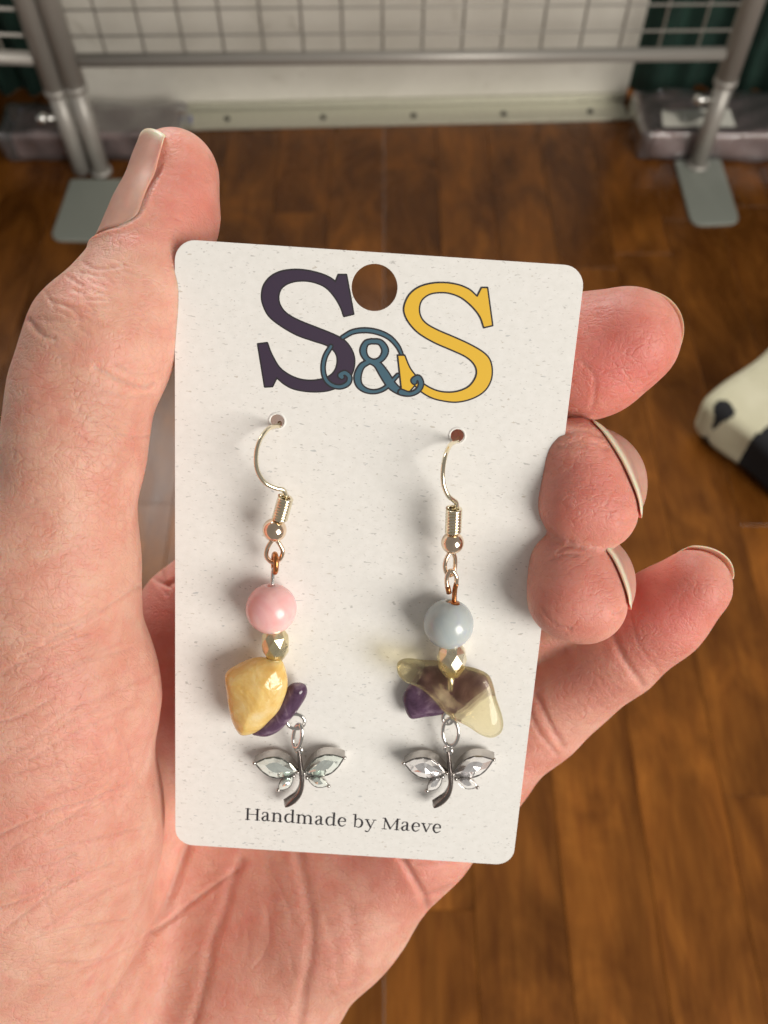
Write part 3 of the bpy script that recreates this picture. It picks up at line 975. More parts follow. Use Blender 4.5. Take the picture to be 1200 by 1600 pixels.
def text_field():
    cur = -.05
    strokes = []
    for c in words_:
        if c == ' ': cur += .24; continue
        a_, ss = GL[c]
        for s in ss:
            strokes.append([(*(t0+em*((cur+x)*tx+y*ty)), w*em*1.3) for x, y, w in s])
        cur += a_
    def f(X, Y):
        d = np.full(X.shape, 1e9)
        for s in strokes:
            P = np.array(s); lo = P[:, :2].min(0)-.4; hi = P[:, :2].max(0)+.4
            i0, i1 = np.searchsorted(X[:, 0], [lo[0], hi[0]]); j0, j1 = np.searchsorted(Y[0], [lo[1], hi[1]])
            sl = (slice(i0, i1), slice(j0, j1))
            d[sl] = np.minimum(d[sl], stroke_sdf(s, X[sl], Y[sl], smooth=len(s) > 2))
        return d
    return f
ink('printed_lettering', text_field(), min(t0[0], t1[0])-.5, max(t0[0], t1[0])+.5, min(t0[1], t1[1])-3, max(t0[1], t1[1])+1.5, .03, .012, M['ink_dark'])

# ------------------------------------------------------------------ the hand
VOX = 0.62
class Grid:
    def __init__(s, lo, hi, h):
        s.lo = np.array(lo, float); s.h = h
        s.n = np.ceil((np.array(hi)-s.lo)/h).astype(int)
        s.ax = [(s.lo[i]+np.arange(s.n[i])*h).astype(np.float32) for i in range(3)]
    def sl(s, lo, hi):
        i0 = np.clip(np.floor((lo-s.lo)/s.h).astype(int), 0, s.n); i1 = np.clip(np.ceil((hi-s.lo)/s.h).astype(int)+1, 0, s.n)
        return tuple(slice(a, b) for a, b in zip(i0, i1))
    def mesh(s, sl): return np.meshgrid(*[s.ax[i][sl[i]] for i in range(3)], indexing='ij', sparse=True)
def cone(X, Y, Z, a, b, ra, rb):
    e = (b-a).astype(np.float32); wx = X-np.float32(a[0]); wy = Y-np.float32(a[1]); wz = Z-np.float32(a[2])
    t = np.clip((wx*e[0]+wy*e[1]+wz*e[2])/np.float32(e@e+1e-9), 0, 1)
    return np.sqrt((wx-t*e[0])**2+(wy-t*e[1])**2+(wz-t*e[2])**2)-(np.float32(ra)+t*np.float32(rb-ra))
def smin(a, b, k):
    h = np.maximum(k-np.abs(a-b), 0)/k
    return np.minimum(a, b)-h*h*np.float32(k*.25)
def J(px, py, z, r): return (q(px, py, z), r)

G = Grid((-118, -60, 98), (66, 160, 215), VOX)
BIG = np.float32(60)
def chain_field(nodes, k, extra=()):
    """nodes: list of (pos, r) polyline of round cones; extra: more (pos,r,pos,r)"""
    P = np.array([p for p, r in nodes]+[x[0] for x in extra]+[x[2] for x in extra]); Rm = max([r for p, r in nodes]+[max(x[1], x[3]) for x in extra])
    sl = G.sl(P.min(0)-Rm-12, P.max(0)+Rm+12); X, Y, Z = G.mesh(sl)
    D = None
    prims = [(a[0], b[0], a[1], b[1]) for a, b in zip(nodes[:-1], nodes[1:])]+[(x[0], x[2], x[1], x[3]) for x in extra]
    for a, b, ra, rb in prims:
        d = cone(X, Y, Z, a, b, ra, rb)
        D = d if D is None else smin(D, d, k)
    return sl, D

wrist = [J(140, 1990, 182, 20), J(-60, 1990, 182, 20)]
PALM = [  # (nodes) fat rods of the palm
    [J(60, 1960, 182, 21), J(190, 1480, 166, 15), J(300, 1010, 160, 9.5)],
    [J(120, 1960, 184, 20), J(310, 1480, 168, 14.5), J(430, 1090, 160, 9.5)],
    [J(170, 1960, 184, 19), J(400, 1480, 168, 14), J(545, 1200, 158, 9.5)],
    [J(210, 1960, 182, 19), J(385, 1548, 163, 15.5), J(520, 1420, 158, 12.5), J(648, 1300, 152, 9.8)],
]
THENAR = [J(-10, 1960, 172, 23.5), J(10, 1500, 148, 22.3), J(40, 1290, 136, 19.2), J(72, 1085, 127, 14.4), J(76, 900, 120, 10.6)]
THUMB = [J(76, 900, 120, 10.6), J(117, 700, 115.5, 8.4), J(128, 615, 115, 8.3), J(160, 535, 115, 8.7), J(216, 448, 117, 7.0), J(250, 365, 119, 6.3), J(272, 264, 121, 5.3)]
TH_EX = [(q(222, 468, 124), 6.5, q(260, 338, 126.5), 5.8), (q(260, 338, 126.5), 5.8, q(275, 270, 126), 5.0), (q(292, 335, 120), 4.0, q(289, 285, 121), 4.0)]
INDEX = [J(300, 960, 158, 9.5), J(640, 700, 150, 8.4), J(830, 588, 130, 7.9), J(905, 556, 124, 7.6), J(980, 527, 121.5, 6.6)]
MIDDLE = [J(430, 1080, 159, 9.6), J(720, 870, 158, 8.6), J(902, 795, 143, 7.8), J(917, 757, 129, 7.1)]
RING = [J(550, 1190, 157, 9.4), J(770, 1000, 153, 8.2), J(888, 930, 143, 7.6), J(904, 911, 129.5, 6.75)]
PINKY = [J(648, 1295, 152, 9.2), J(742, 1205, 151, 8.2), J(842, 1115, 149, 7.3), J(900, 1065, 146, 6.7), J(962, 1018, 141, 6.5), J(1030, 962, 136, 6.2), J(1084, 916, 132.5, 5.5)]

IX_EX = [(q(940, 575, 122), 5.5, q(985, 535, 120), 5.0)]
def tip_block(back, rb, pts):
    """blunt finger end: cones from the last joint to a few pad points and between them"""
    out = [(back, rb, p, r) for p, r in pts]
    out += [(pts[k][0], pts[k][1], pts[k-1][0], pts[k-1][1]) for k in range(len(pts))]
    return out
MD_EX = tip_block(q(917, 757, 129), 6.6, [J(896, 712, 121.0, 4.2), J(906, 786, 119.8, 4.7), J(932, 797, 120.2, 4.6), J(918, 748, 120.8, 4.3)])
RG_EX = tip_block(q(904, 911, 129.5), 6.2, [J(886, 884, 121.5, 4.2), J(888, 934, 119.8, 4.6), J(916, 942, 120.2, 4.5), J(906, 900, 120.8, 4.1)])
def build_hand():
    tot = np.full(tuple(G.n), BIG, np.float32)
    for nodes in PALM:
        sl, D = chain_field(nodes, 5); tot[sl] = smin(tot[sl], D, 9)
    sl, D = chain_field(THENAR, 6); tot[sl] = smin(tot[sl], D, 7)
    palm = tot.copy()
    for nodes, ex, k, kp in ((THUMB, TH_EX, 3.0, 6), (INDEX, IX_EX, 4, 5), (MIDDLE, MD_EX, 2.4, 5), (RING, RG_EX, 2.4, 5), (PINKY, [], 4, 5)):
        sl, D = chain_field(nodes, k, ex)
        tot[sl] = smin(tot[sl], smin(palm[sl], D, kp), .3)
    # web of skin between thumb and index
    return tot
HF = build_hand()
def sample(P):
    g = (P-G.lo)/G.h; i = np.floor(g).astype(int); i = np.clip(i, 0, G.n-2); t = g-i; r = 0
    for a in (0, 1):
        for b in (0, 1):
            for c in (0, 1):
                w = (t[:, 0] if a else 1-t[:, 0])*(t[:, 1] if b else 1-t[:, 1])*(t[:, 2] if c else 1-t[:, 2])
                r = r+w*HF[i[:, 0]+a, i[:, 1]+b, i[:, 2]+c]
    return r
HF[:, -2:, :] = np.maximum(HF[:, -2:, :], .3); HF[:2] = np.maximum(HF[:2], .3); HF[:, :, -2:] = np.maximum(HF[:, :, -2:], .3)
HV, HQ = surface_nets(HF, G.lo, VOX)
HV = relax(HV, HQ, 3, .5)
# one subdivision for fine relief
def subdivide(V, Q):
    n = len(V); e = np.stack([Q, np.roll(Q, -1, 1)], 2).reshape(-1, 2)
    key = e.min(1).astype(np.int64)*n+e.max(1)
    u, inv = np.unique(key, return_inverse=True); inv = inv.reshape(-1, 4)
    mid = (V[u//n]+V[u % n])/2; fc = V[Q].mean(1)
    E_ = inv+n; Fi = np.arange(len(Q))+n+len(u)
    out = [np.stack([Q[:, k], E_[:, k], Fi, E_[:, k-1]], 1) for k in range(4)]
    return np.concatenate([V, mid, fc]), np.concatenate(out)
HV, HQ = subdivide(HV, HQ)
HV = relax(HV, HQ, 2, .5)
nv = len(HV)
HN = vnormals(HV, HQ)
if (HN*(HV-HV.mean(0))).sum(1).mean() < 0: HN = -HN
def pix(P): return np.stack([600+F_PX*P[:, 0]/P[:, 2], 800+F_PX*P[:, 1]/P[:, 2]], 1)
UVp = pix(HV)
view = -HV/np.linalg.norm(HV, axis=1)[:, None]
facing = (HN*view).sum(1)
crease = np.zeros(nv); disp = np.zeros(nv)
def seg_dist(P, poly):
    d = np.full(len(P), 1e9)
    for a, b in zip(poly[:-1], poly[1:]):
        e = b-a; w = P-a; t = np.clip((w@e)/(e@e+1e-9), 0, 1)
        d = np.minimum(d, np.linalg.norm(w-t[:, None]*e, axis=1))
    return d
def add_crease(pts, width, depth, zmax=400, col=1.0, zmin=0):
    poly = catmull(np.array(pts, float), 8)
    lo = poly.min(0)-4*width; hi = poly.max(0)+4*width
    m = np.nonzero((facing > .05) & (HV[:, 2] < zmax) & (HV[:, 2] > zmin) & (UVp > lo).all(1) & (UVp < hi).all(1))[0]
    if len(m) == 0: return
    d = seg_dist(UVp[m], poly)
    g = np.exp(-(d/width)**2); sh = np.exp(-(d/(2.6*width))**2)
    depth = depth*.7
    disp[m] += -depth*g+.30*depth*(sh-g)
    crease[m] = np.maximum(crease[m], g*col)
# thenar line and palm lines
add_crease([(292, 1322), (268, 1392), (236, 1460), (196, 1532), (150, 1605)], 8, .85)
add_crease([(368, 1362), (330, 1388), (290, 1418), (244, 1456)], 4, .35, col=.8)
add_crease([(376, 1345), (362, 1378), (350, 1425), (332, 1470), (322, 1525), (296, 1620)], 9, .55, col=.7)
add_crease([(466, 1335), (478, 1392), (487, 1450), (484, 1500), (474, 1550), (468, 1600)], 9, .50, col=.7)
add_crease([(418, 1345), (424, 1400), (419, 1450), (410, 1500)], 11, .22, col=.3)
add_crease([(546, 1420), (556, 1470), (560, 1505), (548, 1545)], 9, .20, col=.3)
add_crease([(512, 1440), (524, 1480), (530, 1530)], 6, .12, col=.2)
add_crease([(618, 1325), (640, 1362), (660, 1398), (668, 1420)], 6, .70)
add_crease([(738, 1356), (714, 1380), (690, 1392), (664, 1400)], 4, .35)
add_crease([(700, 1345), (676, 1352), (650, 1350)], 4, .20, col=.5)
for k in range(24):
    x0 = rng.uniform(300, 640); y0 = rng.uniform(1370, 1560); L = rng.uniform(20, 60); a_ = rng.uniform(.9, 2.2)
    add_crease([(x0, y0), (x0+L*.5*math.cos(a_)+3, y0+L*.5*math.sin(a_)), (x0+L*math.cos(a_), y0+L*math.sin(a_))], rng.uniform(2, 4), rng.uniform(.04, .12), col=.2)
# thenar wrinkles fanning across
for k in range(26):
    y0 = 980+k*22+rng.uniform(-10, 10); x0 = rng.uniform(-10, 90); L = rng.uniform(60, 190); sl_ = rng.uniform(.22, .62)
    pts = [(x0+L*t, y0-L*t*sl_+8*math.sin(3*t+k)) for t in (0, .33, .66, 1)]
    add_crease(pts, rng.uniform(2.2, 4.0), rng.uniform(.10, .28), col=.55)
for k in range(16):
    x0 = rng.uniform(60, 190); y0 = rng.uniform(1100, 1400); L = rng.uniform(25, 60)
    add_crease([(x0, y0), (x0+L*.2, y0+L*.5), (x0+L*.3, y0+L)], 2.2, rng.uniform(.06, .16), col=.4)
# thumb joint creases
for pts, w, dp in (([(240, 600), (225, 606), (190, 596), (150, 575)], 5, .55), ([(238, 617), (205, 622), (160, 610)], 4, .30),
                   ([(238, 585), (210, 584), (176, 566)], 3, .22), ([(232, 682), (205, 683), (180, 676)], 3.5, .35), ([(226, 700), (190, 702)], 2.5, .16),
                   ([(80, 470), (112, 482), (128, 500)], 4, .35), ([(45, 500), (62, 520), (84, 528)], 5, .45), ([(106, 432), (128, 446)], 3.5, .32), ([(70, 455), (88, 485)], 3, .25),
                   ([(130, 410), (150, 420), (178, 418)], 3, .25), ([(120, 425), (160, 432)], 2.5, .18),
                   ([(120, 640), (150, 660), (185, 668)], 4, .22), ([(110, 670), (140, 690)], 3, .18)):
    add_crease(pts, w*.8, dp*.7, col=.45)
for k in range(34):
    x0 = rng.uniform(35, 190); y0 = 405+(190-x0)*.75+rng.uniform(-12, 70); L = rng.uniform(12, 40); a_ = rng.uniform(-.1, .9)
    add_crease([(x0, y0), (x0+L*.5*math.cos(a_), y0+L*.5*math.sin(a_)+rng.uniform(-3, 3)), (x0+L*math.cos(a_), y0+L*math.sin(a_))], rng.uniform(1.6, 3), rng.uniform(.05, .16), col=.25)
for k in range(22):
    x0 = rng.uniform(255, 300); y0 = rng.uniform(240, 360)
    add_crease([(x0, y0), (x0+14, y0+2), (x0+30, y0+12)], 1.8, .06, col=.15)
# finger creases
add_crease([(955, 985), (975, 1030), (1004, 1070)], 6, .45, zmin=128)
add_crease([(985, 960), (1000, 1010), (1030, 1050)], 3, .12, zmin=128, col=.4)
add_crease([(838, 1085), (858, 1130), (880, 1165)], 5, .40, zmin=128)
add_crease([(822, 1095), (840, 1140), (870, 1178)], 4, .28, zmin=128)
for k in range(10):
    x0 = 905+k*9; y0 = 1120-k*8
    add_crease([(x0-14, y0-22), (x0, y0), (x0+10, y0+10)], 2, .07, zmin=128, col=.2)
for pts in ([(898, 688), (925, 692), (948, 702)], [(878, 678), (912, 673), (940, 682)], [(868, 700), (895, 694), (915, 698)], [(872, 862), (892, 853), (912, 856)], [(862, 875), (884, 866), (900, 868)],
            [(846, 950), (862, 972), (892, 984)], [(990, 812), (978, 818), (964, 816)], [(975, 952), (968, 958), (958, 958)], [(905, 560), (930, 590), (925, 640)]):
    add_crease(pts, 3, .22, col=.4)
# web wrinkles under the index base
for k in range(7):
    add_crease([(222+k*5, 878+k*2), (235+k*5, 900+k*3), (262+k*3, 930-k*6)], 3, .25, zmin=128, col=.5)
# finger nails laid on the finger surface
def chain_d(P, nodes, ex, k=3.5):
    D = None
    for a, b, ra, rb in [(a[0], b[0], a[1], b[1]) for a, b in zip(nodes[:-1], nodes[1:])]+[(x[0], x[2], x[1], x[3]) for x in ex]:
        d = cone(P[:, 0], P[:, 1], P[:, 2], a, b, ra, rb)
        D = d if D is None else smin(D, d, k)
    return D
def project(P, d, fing, start=9.0, steps=50):
    """walk from P+d*start inwards along -d to the finger's surface"""
    t = np.full(len(P), float(start))
    for _ in range(steps): t = np.maximum(t-np.clip(chain_d(P+d*t[:, None], *fing), -.5, .8)*.8, 1.2)
    return P+d*t[:, None]
def nail_shape(fing, base, tip, normal, width, over, edge_t=.12, tipbow=1.2, sink=.35, spread=.85, follow=False, lift_to=.38, taper=.22, rounded=False):
    base = np.array(base); tip = np.array(tip); a = tip-base; L = np.linalg.norm(a); a /= L
    n = np.array(normal, float); n -= a*(n@a); n /= np.linalg.norm(n); w = np.cross(a, n)
    nu, nv_ = 24, 32
    us = np.linspace(-1, 1, nu); vs = np.linspace(0, 1, nv_)
    P = []; Dn = []
    for v in vs:
        wid = width/2*(1-.45*max(0, (.16-v)/.16)**2)*(1-taper*max(0, (v-.78)/.22)**2)
        if rounded and v > .55: wid *= math.sqrt(max(.03, 1-((v-.55)/.45)**2))
        P.append(base+a*(L*v)+w*(us*wid)[:, None]+a*(-(us**2)*(tipbow if v > .5 else -.9)*min(1, abs(v-.5)*2))[:, None])
        ang = us*spread
        Dn.append(np.cos(ang)[:, None]*n+np.sin(ang)[:, None]*w)
    P = np.array(P); Dn = np.array(Dn)
    S = project(P.reshape(-1, 3), Dn.reshape(-1, 3), fing).reshape(nv_, nu, 3)
    kf = int(nv_*.78)                       # past here the free edge runs on straight
    slope = (S[kf]-S[kf-6])/6.0
    for i in range(kf+1, nv_):
        ext = S[kf]+slope*(i-kf)*over
        t = min(1, (i-kf)/4)*(0 if follow else 1); S[i] = S[i]*(1-t)+ext*t
    for _ in range(4):
        S[1:-1, 1:-1] = (S[1:-1, 1:-1]*2+S[:-2, 1:-1]+S[2:, 1:-1]+S[1:-1, :-2]+S[1:-1, 2:])/6
    lift = (-.12+(lift_to+.12)*np.sin(np.linspace(0, np.pi/2, nv_)))[:, None]-sink*(us**6)[None, :]
    top = S+Dn*lift[..., None]; bot = top-Dn*(.38*(1-.75*us**4))[None, :, None]
    return top, bot, S, us, vs, edge_t
def nail_cap(center, axis, normal, r, width, back, rim=1.12):
    """nail of a finger seen from its pad: follows the round finger end, then runs on straight as the free edge"""
    a = np.array(axis, float); a /= np.linalg.norm(a)
    n = np.array(normal, float); n -= a*(n@a); n /= np.linalg.norm(n); w = np.cross(a, n)
    R = r+.22; nu, nv_ = 24, 32
    us = np.linspace(-1, 1, nu); vs = np.linspace(0, 1, nv_); y = us*width/2
    def surf(off):
        rows = []
        for v in vs:
            x = -back+v*(np.sqrt((R*(rim-.03-.09*us**2))**2-y**2)+back)
            rho = np.sqrt(np.maximum(x, 0)**2+y**2)
            h = np.where(rho < .8*R, np.sqrt(np.maximum(R*R-rho**2, 0)), .6*R-(rho-.8*R)*1.25)+off
            rows.append(center+x[:, None]*a+y[:, None]*w+h[:, None]*n)
        return np.array(rows)
    S = surf(0); return S, surf(-.30), S, us, vs, .16
def nail_object(top, bot, S, us, vs, edge_t):
    nv_, nu = S.shape[:2]
    V = np.concatenate([top.reshape(-1, 3), bot.reshape(-1, 3)]); o2 = nu*nv_
    F_ = []
    for i in range(nv_-1):
        for j in range(nu-1):
            k = i*nu+j
            F_.append((k, k+1, k+nu+1, k+nu)); F_.append((o2+k, o2+k+nu, o2+k+nu+1, o2+k+1))
    for j in range(nu-1):
        F_.append((j, o2+j, o2+j+1, j+1)); k = (nv_-1)*nu+j; F_.append((k, k+1, o2+k+1, o2+k))
    for i in range(nv_-1):
        k = i*nu; F_.append((k, k+nu, o2+k+nu, o2+k)); k += nu-1; F_.append((k, o2+k, o2+k+nu, k+nu))
    o = mkc('fingernail', V, np.array(F_), M['nail'], hand)
    U, W_ = np.meshgrid(us, vs); e = np.clip((W_-(1-edge_t*(1+1.4*np.abs(U)**3)))/.05, 0, 1).ravel()
    at = o.data.attributes.new('edge', 'FLOAT', 'POINT'); at.data.foreach_set('value', np.concatenate([e, e]).astype(np.float32))
    fix_normals(o)
NAILS = [
    nail_shape((THUMB, TH_EX), q(212, 405, 119), q(259, 230, 122), (-.88, -.29, -.36), 12.0, 1.0, .06, 2.2, .20),
    nail_cap(q(980, 527, 121.5), q(980, 522, 121.5)-q(905, 556, 124), (.10, -.05, 1.0), 6.6, 9.6, 5.0),
    nail_shape((MIDDLE, MD_EX), q(918, 757, 132), q(916, 755, 118.0), (.86, -.46, -.30), 9.0, 1.0, .09, .6, .05, .6, True, -.06),
    nail_shape((RING, RG_EX), q(904, 914, 132), q(901, 911, 118.2), (.78, -.60, -.30), 8.4, 1.0, .09, .6, .05, .6, True, -.06),
    nail_cap(q(1084, 916, 132.5), q(1084, 914, 132.5)-q(1030, 962, 136), (.25, -.45, .85), 5.5, 8.0, 4.5),
]
# flesh: a soft fold round the thumb nail
for top, bot, S, us, vs, et in NAILS[:1]:
    nr = int(len(vs)*.80)
    border = np.concatenate([S[:nr, 0], S[:nr, -1], S[0]]); bv = np.concatenate([vs[:nr], vs[:nr], np.zeros(len(us))])
    inner = S[:nr].reshape(-1, 3)
    c = S.reshape(-1, 3).mean(0); m = np.nonzero(np.linalg.norm(HV-c, axis=1) < 14)[0]
    db = []; di = []; fv = []
    for ch in np.array_split(m, 80):
        dd = ((HV[ch][:, None, :]-border[None])**2).sum(2); k_ = dd.argmin(1)
        db.append(np.sqrt(dd.min(1))); fv.append(bv[k_])
        di.append(np.sqrt(((HV[ch][:, None, :]-inner[None])**2).sum(2).min(1)))
    db = np.concatenate(db); di = np.concatenate(di); fv = np.clip((.80-np.concatenate(fv))/.25, 0, 1)
    sm = np.clip((1.0-di)/.6, 0, 1); sm = sm*sm*(3-2*sm)
    disp[m] += fv*(-.12*sm+.30*np.exp(-((db-.8)/.6)**2)*(1-sm))
HV2 = HV+HN*disp[:, None]
# blood flush near finger tips and joints
flush = np.zeros(nv)
for (px, py, z, r, a) in ((960, 560, 118, 11, 1.0), (1010, 520, 118, 9, .65), (915, 770, 116, 10, .75), (905, 925, 116, 10, .62), (1040, 950, 130, 12, .9), (940, 1060, 138, 9, .5),
                          (300, 300, 116, 10, .55), (262, 240, 116, 9, .35), (245, 560, 120, 10, .35), (230, 700, 122, 10, .32), (250, 960, 148, 12, .75), (262, 1080, 150, 12, .7),
                          (330, 1370, 150, 22, .2), (500, 1400, 148, 24, .2), (660, 1320, 145, 16, .5), (840, 1160, 146, 12, .35), (130, 1180, 122, 18, .28), (360, 1530, 150, 25, .2)):
    d = np.linalg.norm(HV-q(px, py, z), axis=1); flush = np.maximum(flush, 1.0*a*np.exp(-(d/r)**2))
hand = mkw('hand', c2w(HV2), HQ, M['skin'], None, True, origin=c2w(q(190, 1500, 165)))
tag(hand, 'bare left hand gripping the earring card between thumb and fingers', 'hand')
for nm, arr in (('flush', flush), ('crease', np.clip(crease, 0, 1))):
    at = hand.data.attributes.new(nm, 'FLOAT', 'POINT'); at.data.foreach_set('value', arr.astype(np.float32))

for args in NAILS: nail_object(*args)

# fine golden hair along the lit outer edge of the thumb
hg = []
sil = np.nonzero((np.abs(facing) < .22) & (UVp[:, 0] < 40) & (UVp[:, 1] > 480) & (UVp[:, 1] < 800) & (HV[:, 0] < q(60, 600, 125)[0]))[0]
for i in rng.choice(sil, min(130, len(sil)), replace=False) if len(sil) else []:
    d = HN[i]*.4+np.array([-.2, -.9, -.1])+rng.normal(size=3)*.35; d /= np.linalg.norm(d)
    L = rng.uniform(.3, .9); p = HV2[i]-HN[i]*.1
    P = np.array([p, p+HN[i]*.35+d*L*.5, p+HN[i]*.35+d*L])
    hg.append(tube_geo(P, [.022, .018, .006], 4))
if hg:
    v, f = merge_geo(*hg)
    tag(mkc('fine_hair', v, f, M['hair'], hand), kind='stuff')

# ------------------------------------------------------------------ earrings
def cm(name, geo, mat, parent, smooth=True):
    return fix_normals(mkc(name, geo[0], geo[1], mat, parent, smooth))
def path(pts, n=8): return catmull(np.array([C(*p) for p in pts]), n)
def hook_wire(pts, parent, mat, r=.36):
    return cm('ear_wire', tube_geo(path(pts, 10), r, 12), mat, parent)
def coil(p0, p1, rad, turns, r, parent, mat):
    a = C(*p0); b = C(*p1); ax = b-a; L = np.linalg.norm(ax); ax /= L
    u = np.cross(ax, NZ); u /= np.linalg.norm(u); w = np.cross(ax, u)
    t = np.linspace(0, 1, turns*18+1); an = t*turns*2*np.pi
    P = a+ax*(t*L)[:, None]+rad*(np.cos(an)[:, None]*u+np.sin(an)[:, None]*w)
    return cm('wire_coil', tube_geo(P, r, 8), mat, parent)
def ring(name, c, ru, rv, du, dv, r, parent, mat, a0=0, a1=2*np.pi):
    full = abs(a1-a0-2*np.pi) < 1e-6
    t = np.linspace(a0, a1, 40, endpoint=not full)
    P = c+ru*np.cos(t)[:, None]*du+rv*np.sin(t)[:, None]*dv
    return cm(name, tube_geo(P, r, 10, closed=full), mat, parent)
def faceted(c, ax, rx, ry, mat, parent, n=8, rot=0.2):
    ax = ax/np.linalg.norm(ax); u = np.cross(ax, NZ); u /= np.linalg.norm(u); w = np.cross(ax, u)
    lv = [(-1.0, .50, 0), (-.52, .90, .5), (0.0, 1.0, 0), (.52, .90, .5), (1.0, .50, 0)]
    V = []; F_ = []
    for (h, s, o) in lv:
        for j in range(n):
            a = 2*np.pi*(j+o)/n+rot
            V.append(c+ax*h*ry+rx*s*(math.cos(a)*u+math.sin(a)*w))
    for i in range(4):
        o = lv[i][2] > 0; o2 = lv[i+1][2] > 0
        for j in range(n):
            k = (j+1) % n
            A_, B_, C_, D_ = i*n+j, i*n+k, (i+1)*n+j, (i+1)*n+k
            if not o and o2: F_ += [(A_, B_, C_), (B_, D_, C_)]
            else: F_ += [(A_, B_, D_), (A_, D_, C_)]
    F_ += [tuple(range(n))[::-1], tuple(4*n+j for j in range(n))]
    o = cm('faceted_bead', (np.array(V), F_), mat, parent, smooth=False)
    return o
def bead(name, c, r, ax, mat, parent):
    """bored round bead"""
    ax = ax/np.linalg.norm(ax); u = np.cross(ax, NZ); u /= np.linalg.norm(u); w = np.cross(ax, u)
    prof = [(.16*r, -.80*r), (.16*r, -.965*r)]
    for t in np.linspace(-1.38, 1.38, 25): prof.append((r*math.cos(t), r*math.sin(t)))
    prof += [(.16*r, .965*r), (.16*r, .80*r)]
    n = 40; an = np.linspace(0, 2*np.pi, n, endpoint=False); V = []
    for (rr, h) in prof: V.append(c+ax*h+rr*(np.cos(an)[:, None]*u+np.sin(an)[:, None]*w))
    F_ = [(i*n+j, i*n+(j+1) % n, (i+1)*n+(j+1) % n, (i+1)*n+j) for i in range(len(prof)-1) for j in range(n)]
    F_ += [tuple(range(n))[::-1], tuple((len(prof)-1)*n+j for j in range(n))]
    return cm(name, (np.concatenate(V), F_), mat, parent)
def pebble(name, outline_px, h, thick, rnd, mat, parent, seed, amp=.22, step=.14, tilt=(0, 0), freq=.9):
    P = np.array([card_uv(x, y, h) for x, y in outline_px]); P = catmull(P, 4, True)
    lo = P.min(0)-1; hi = P.max(0)+1
    xs = np.arange(lo[0], hi[0], step); ys = np.arange(lo[1], hi[1], step); zs = np.arange(-thick/2-1.0, thick/2+1.0, step)
    X, Y = np.meshgrid(xs, ys, indexing='ij'); d2 = poly_sdf(P, X, Y)
    cx, cy = P.mean(0)
    din = np.maximum(d2[:, :, None]+rnd, 0); hz = thick/2-rnd*.6
    zz = np.maximum(np.abs(zs)-hz*np.clip(-d2[:, :, None]/(rnd*2.2), 0, 1)**.6, 0)
    D = np.sqrt(din**2+(zz*rnd/(rnd*.6))**2)-rnd
    rr = np.random.default_rng(seed)
    Z = zs[None, None, :]
    for _ in range(7):
        w = rr.normal(size=3)*freq; D = D+amp/2.6*np.sin(X[:, :, None]*w[0]+Y[:, :, None]*w[1]+Z*w[2]+rr.uniform(0, 6))*np.clip(1.0, 0, 1)
    V, Q = surface_nets(D, np.array([xs[0], ys[0], zs[0]]), step)
    V = relax(V, Q, 3, .5)
    hh = h+V[:, 2]+(V[:, 0]-cx)*tilt[0]+(V[:, 1]-cy)*tilt[1]
    W = card_pts(V[:, :2], hh)
    return fix_normals(mkc(name, W, Q, mat, parent))

def marquise(c, d, L, Wd, n=9):
    """outline of a pointed oval in px, centre c, direction d (unit)"""
    d = np.array(d)/np.linalg.norm(d); p = np.array([-d[1], d[0]])
    t = np.linspace(-1, 1, n); up = [(c+d*L*x+p*Wd*(1-abs(x)**1.9)) for x in t]; dn = [(c+d*L*x-p*Wd*(1-abs(x)**1.9)) for x in t[::-1][1:-1]]
    return np.array(up+dn)
def gem(c, d, L, Wd, h, mat, parent, rise=1.25):
    O = marquise(c, d, L, Wd, 6); n = len(O); cc = np.array(c)
    V = []
    rings = ((1.0, 0.0), (.97, .12), (.52, .12+rise))
    for k, (s, dh) in enumerate(rings):
        V += [C(*(cc+(p-cc)*s), h+dh+(rng.uniform(-.22, .22) if k >= 2 else 0)) for p in O]
    m = len(rings); V += [C(*cc, h-.9)]
    F_ = []
    for k in range(m-1):
        for j in range(n):
            j2 = (j+1) % n
            a, b_, c_, d_ = k*n+j, k*n+j2, (k+1)*n+j2, (k+1)*n+j
            if k >= 1: F_ += [(a, b_, d_), (b_, c_, d_)] if (j+k) % 2 else [(a, b_, c_), (a, c_, d_)]
            else: F_.append((a, b_, c_, d_))
    V += [C(*cc, h+.12+rise*1.12)]; F_ += [((m-1)*n+j, (m-1)*n+(j+1) % n, m*n+1) for j in range(n)]
    F_ += [(j, m*n, (j+1) % n) for j in range(n)]
    return cm('crystal', (np.array(V), F_), mat, parent, smooth=False)
def bezel(c, d, L, Wd, h, depth, shift, mat, parent):
    """open metal cup round a crystal; its back lies further up, so its upper wall shows"""
    c = np.array(c, float); O = marquise(c, d, L, Wd, 13); n = len(O); V = []
    prof = [(.93, -.25, 0), (.97, .14, 0), (1.04, .16, 0), (1.06, 0, 0), (1.05, -depth, 1), (.5, -depth-.15, 1)]
    for s, dh, sh in prof:
        V += [C(*(c+(p-c)*s+np.array(shift)*sh), h+dh) for p in O]
    m = len(prof)
    F_ = [(k*n+j, k*n+(j+1) % n, (k+1)*n+(j+1) % n, (k+1)*n+j) for k in range(m-1) for j in range(n)]
    F_.append(tuple((m-1)*n+j for j in range(n)))
    # reflecting cup floor just under the crystal
    f0 = len(V); V += [C(*(c+(p-c)*.93), h-.25) for p in O]; V.append(C(*c, h-1.15))
    F_ += [(f0+j, f0+n, f0+(j+1) % n) for j in range(n)]
    o = mkc('wing_setting', V, F_, mat, parent, smooth=False)
    for sgn in (-1, 1):
        p = c+np.array(d)/np.linalg.norm(d)*L*1.03*sgn
        cm('prong', sphere_geo(C(*p, h+.08), .30, 12, 8), mat, parent)
    return o

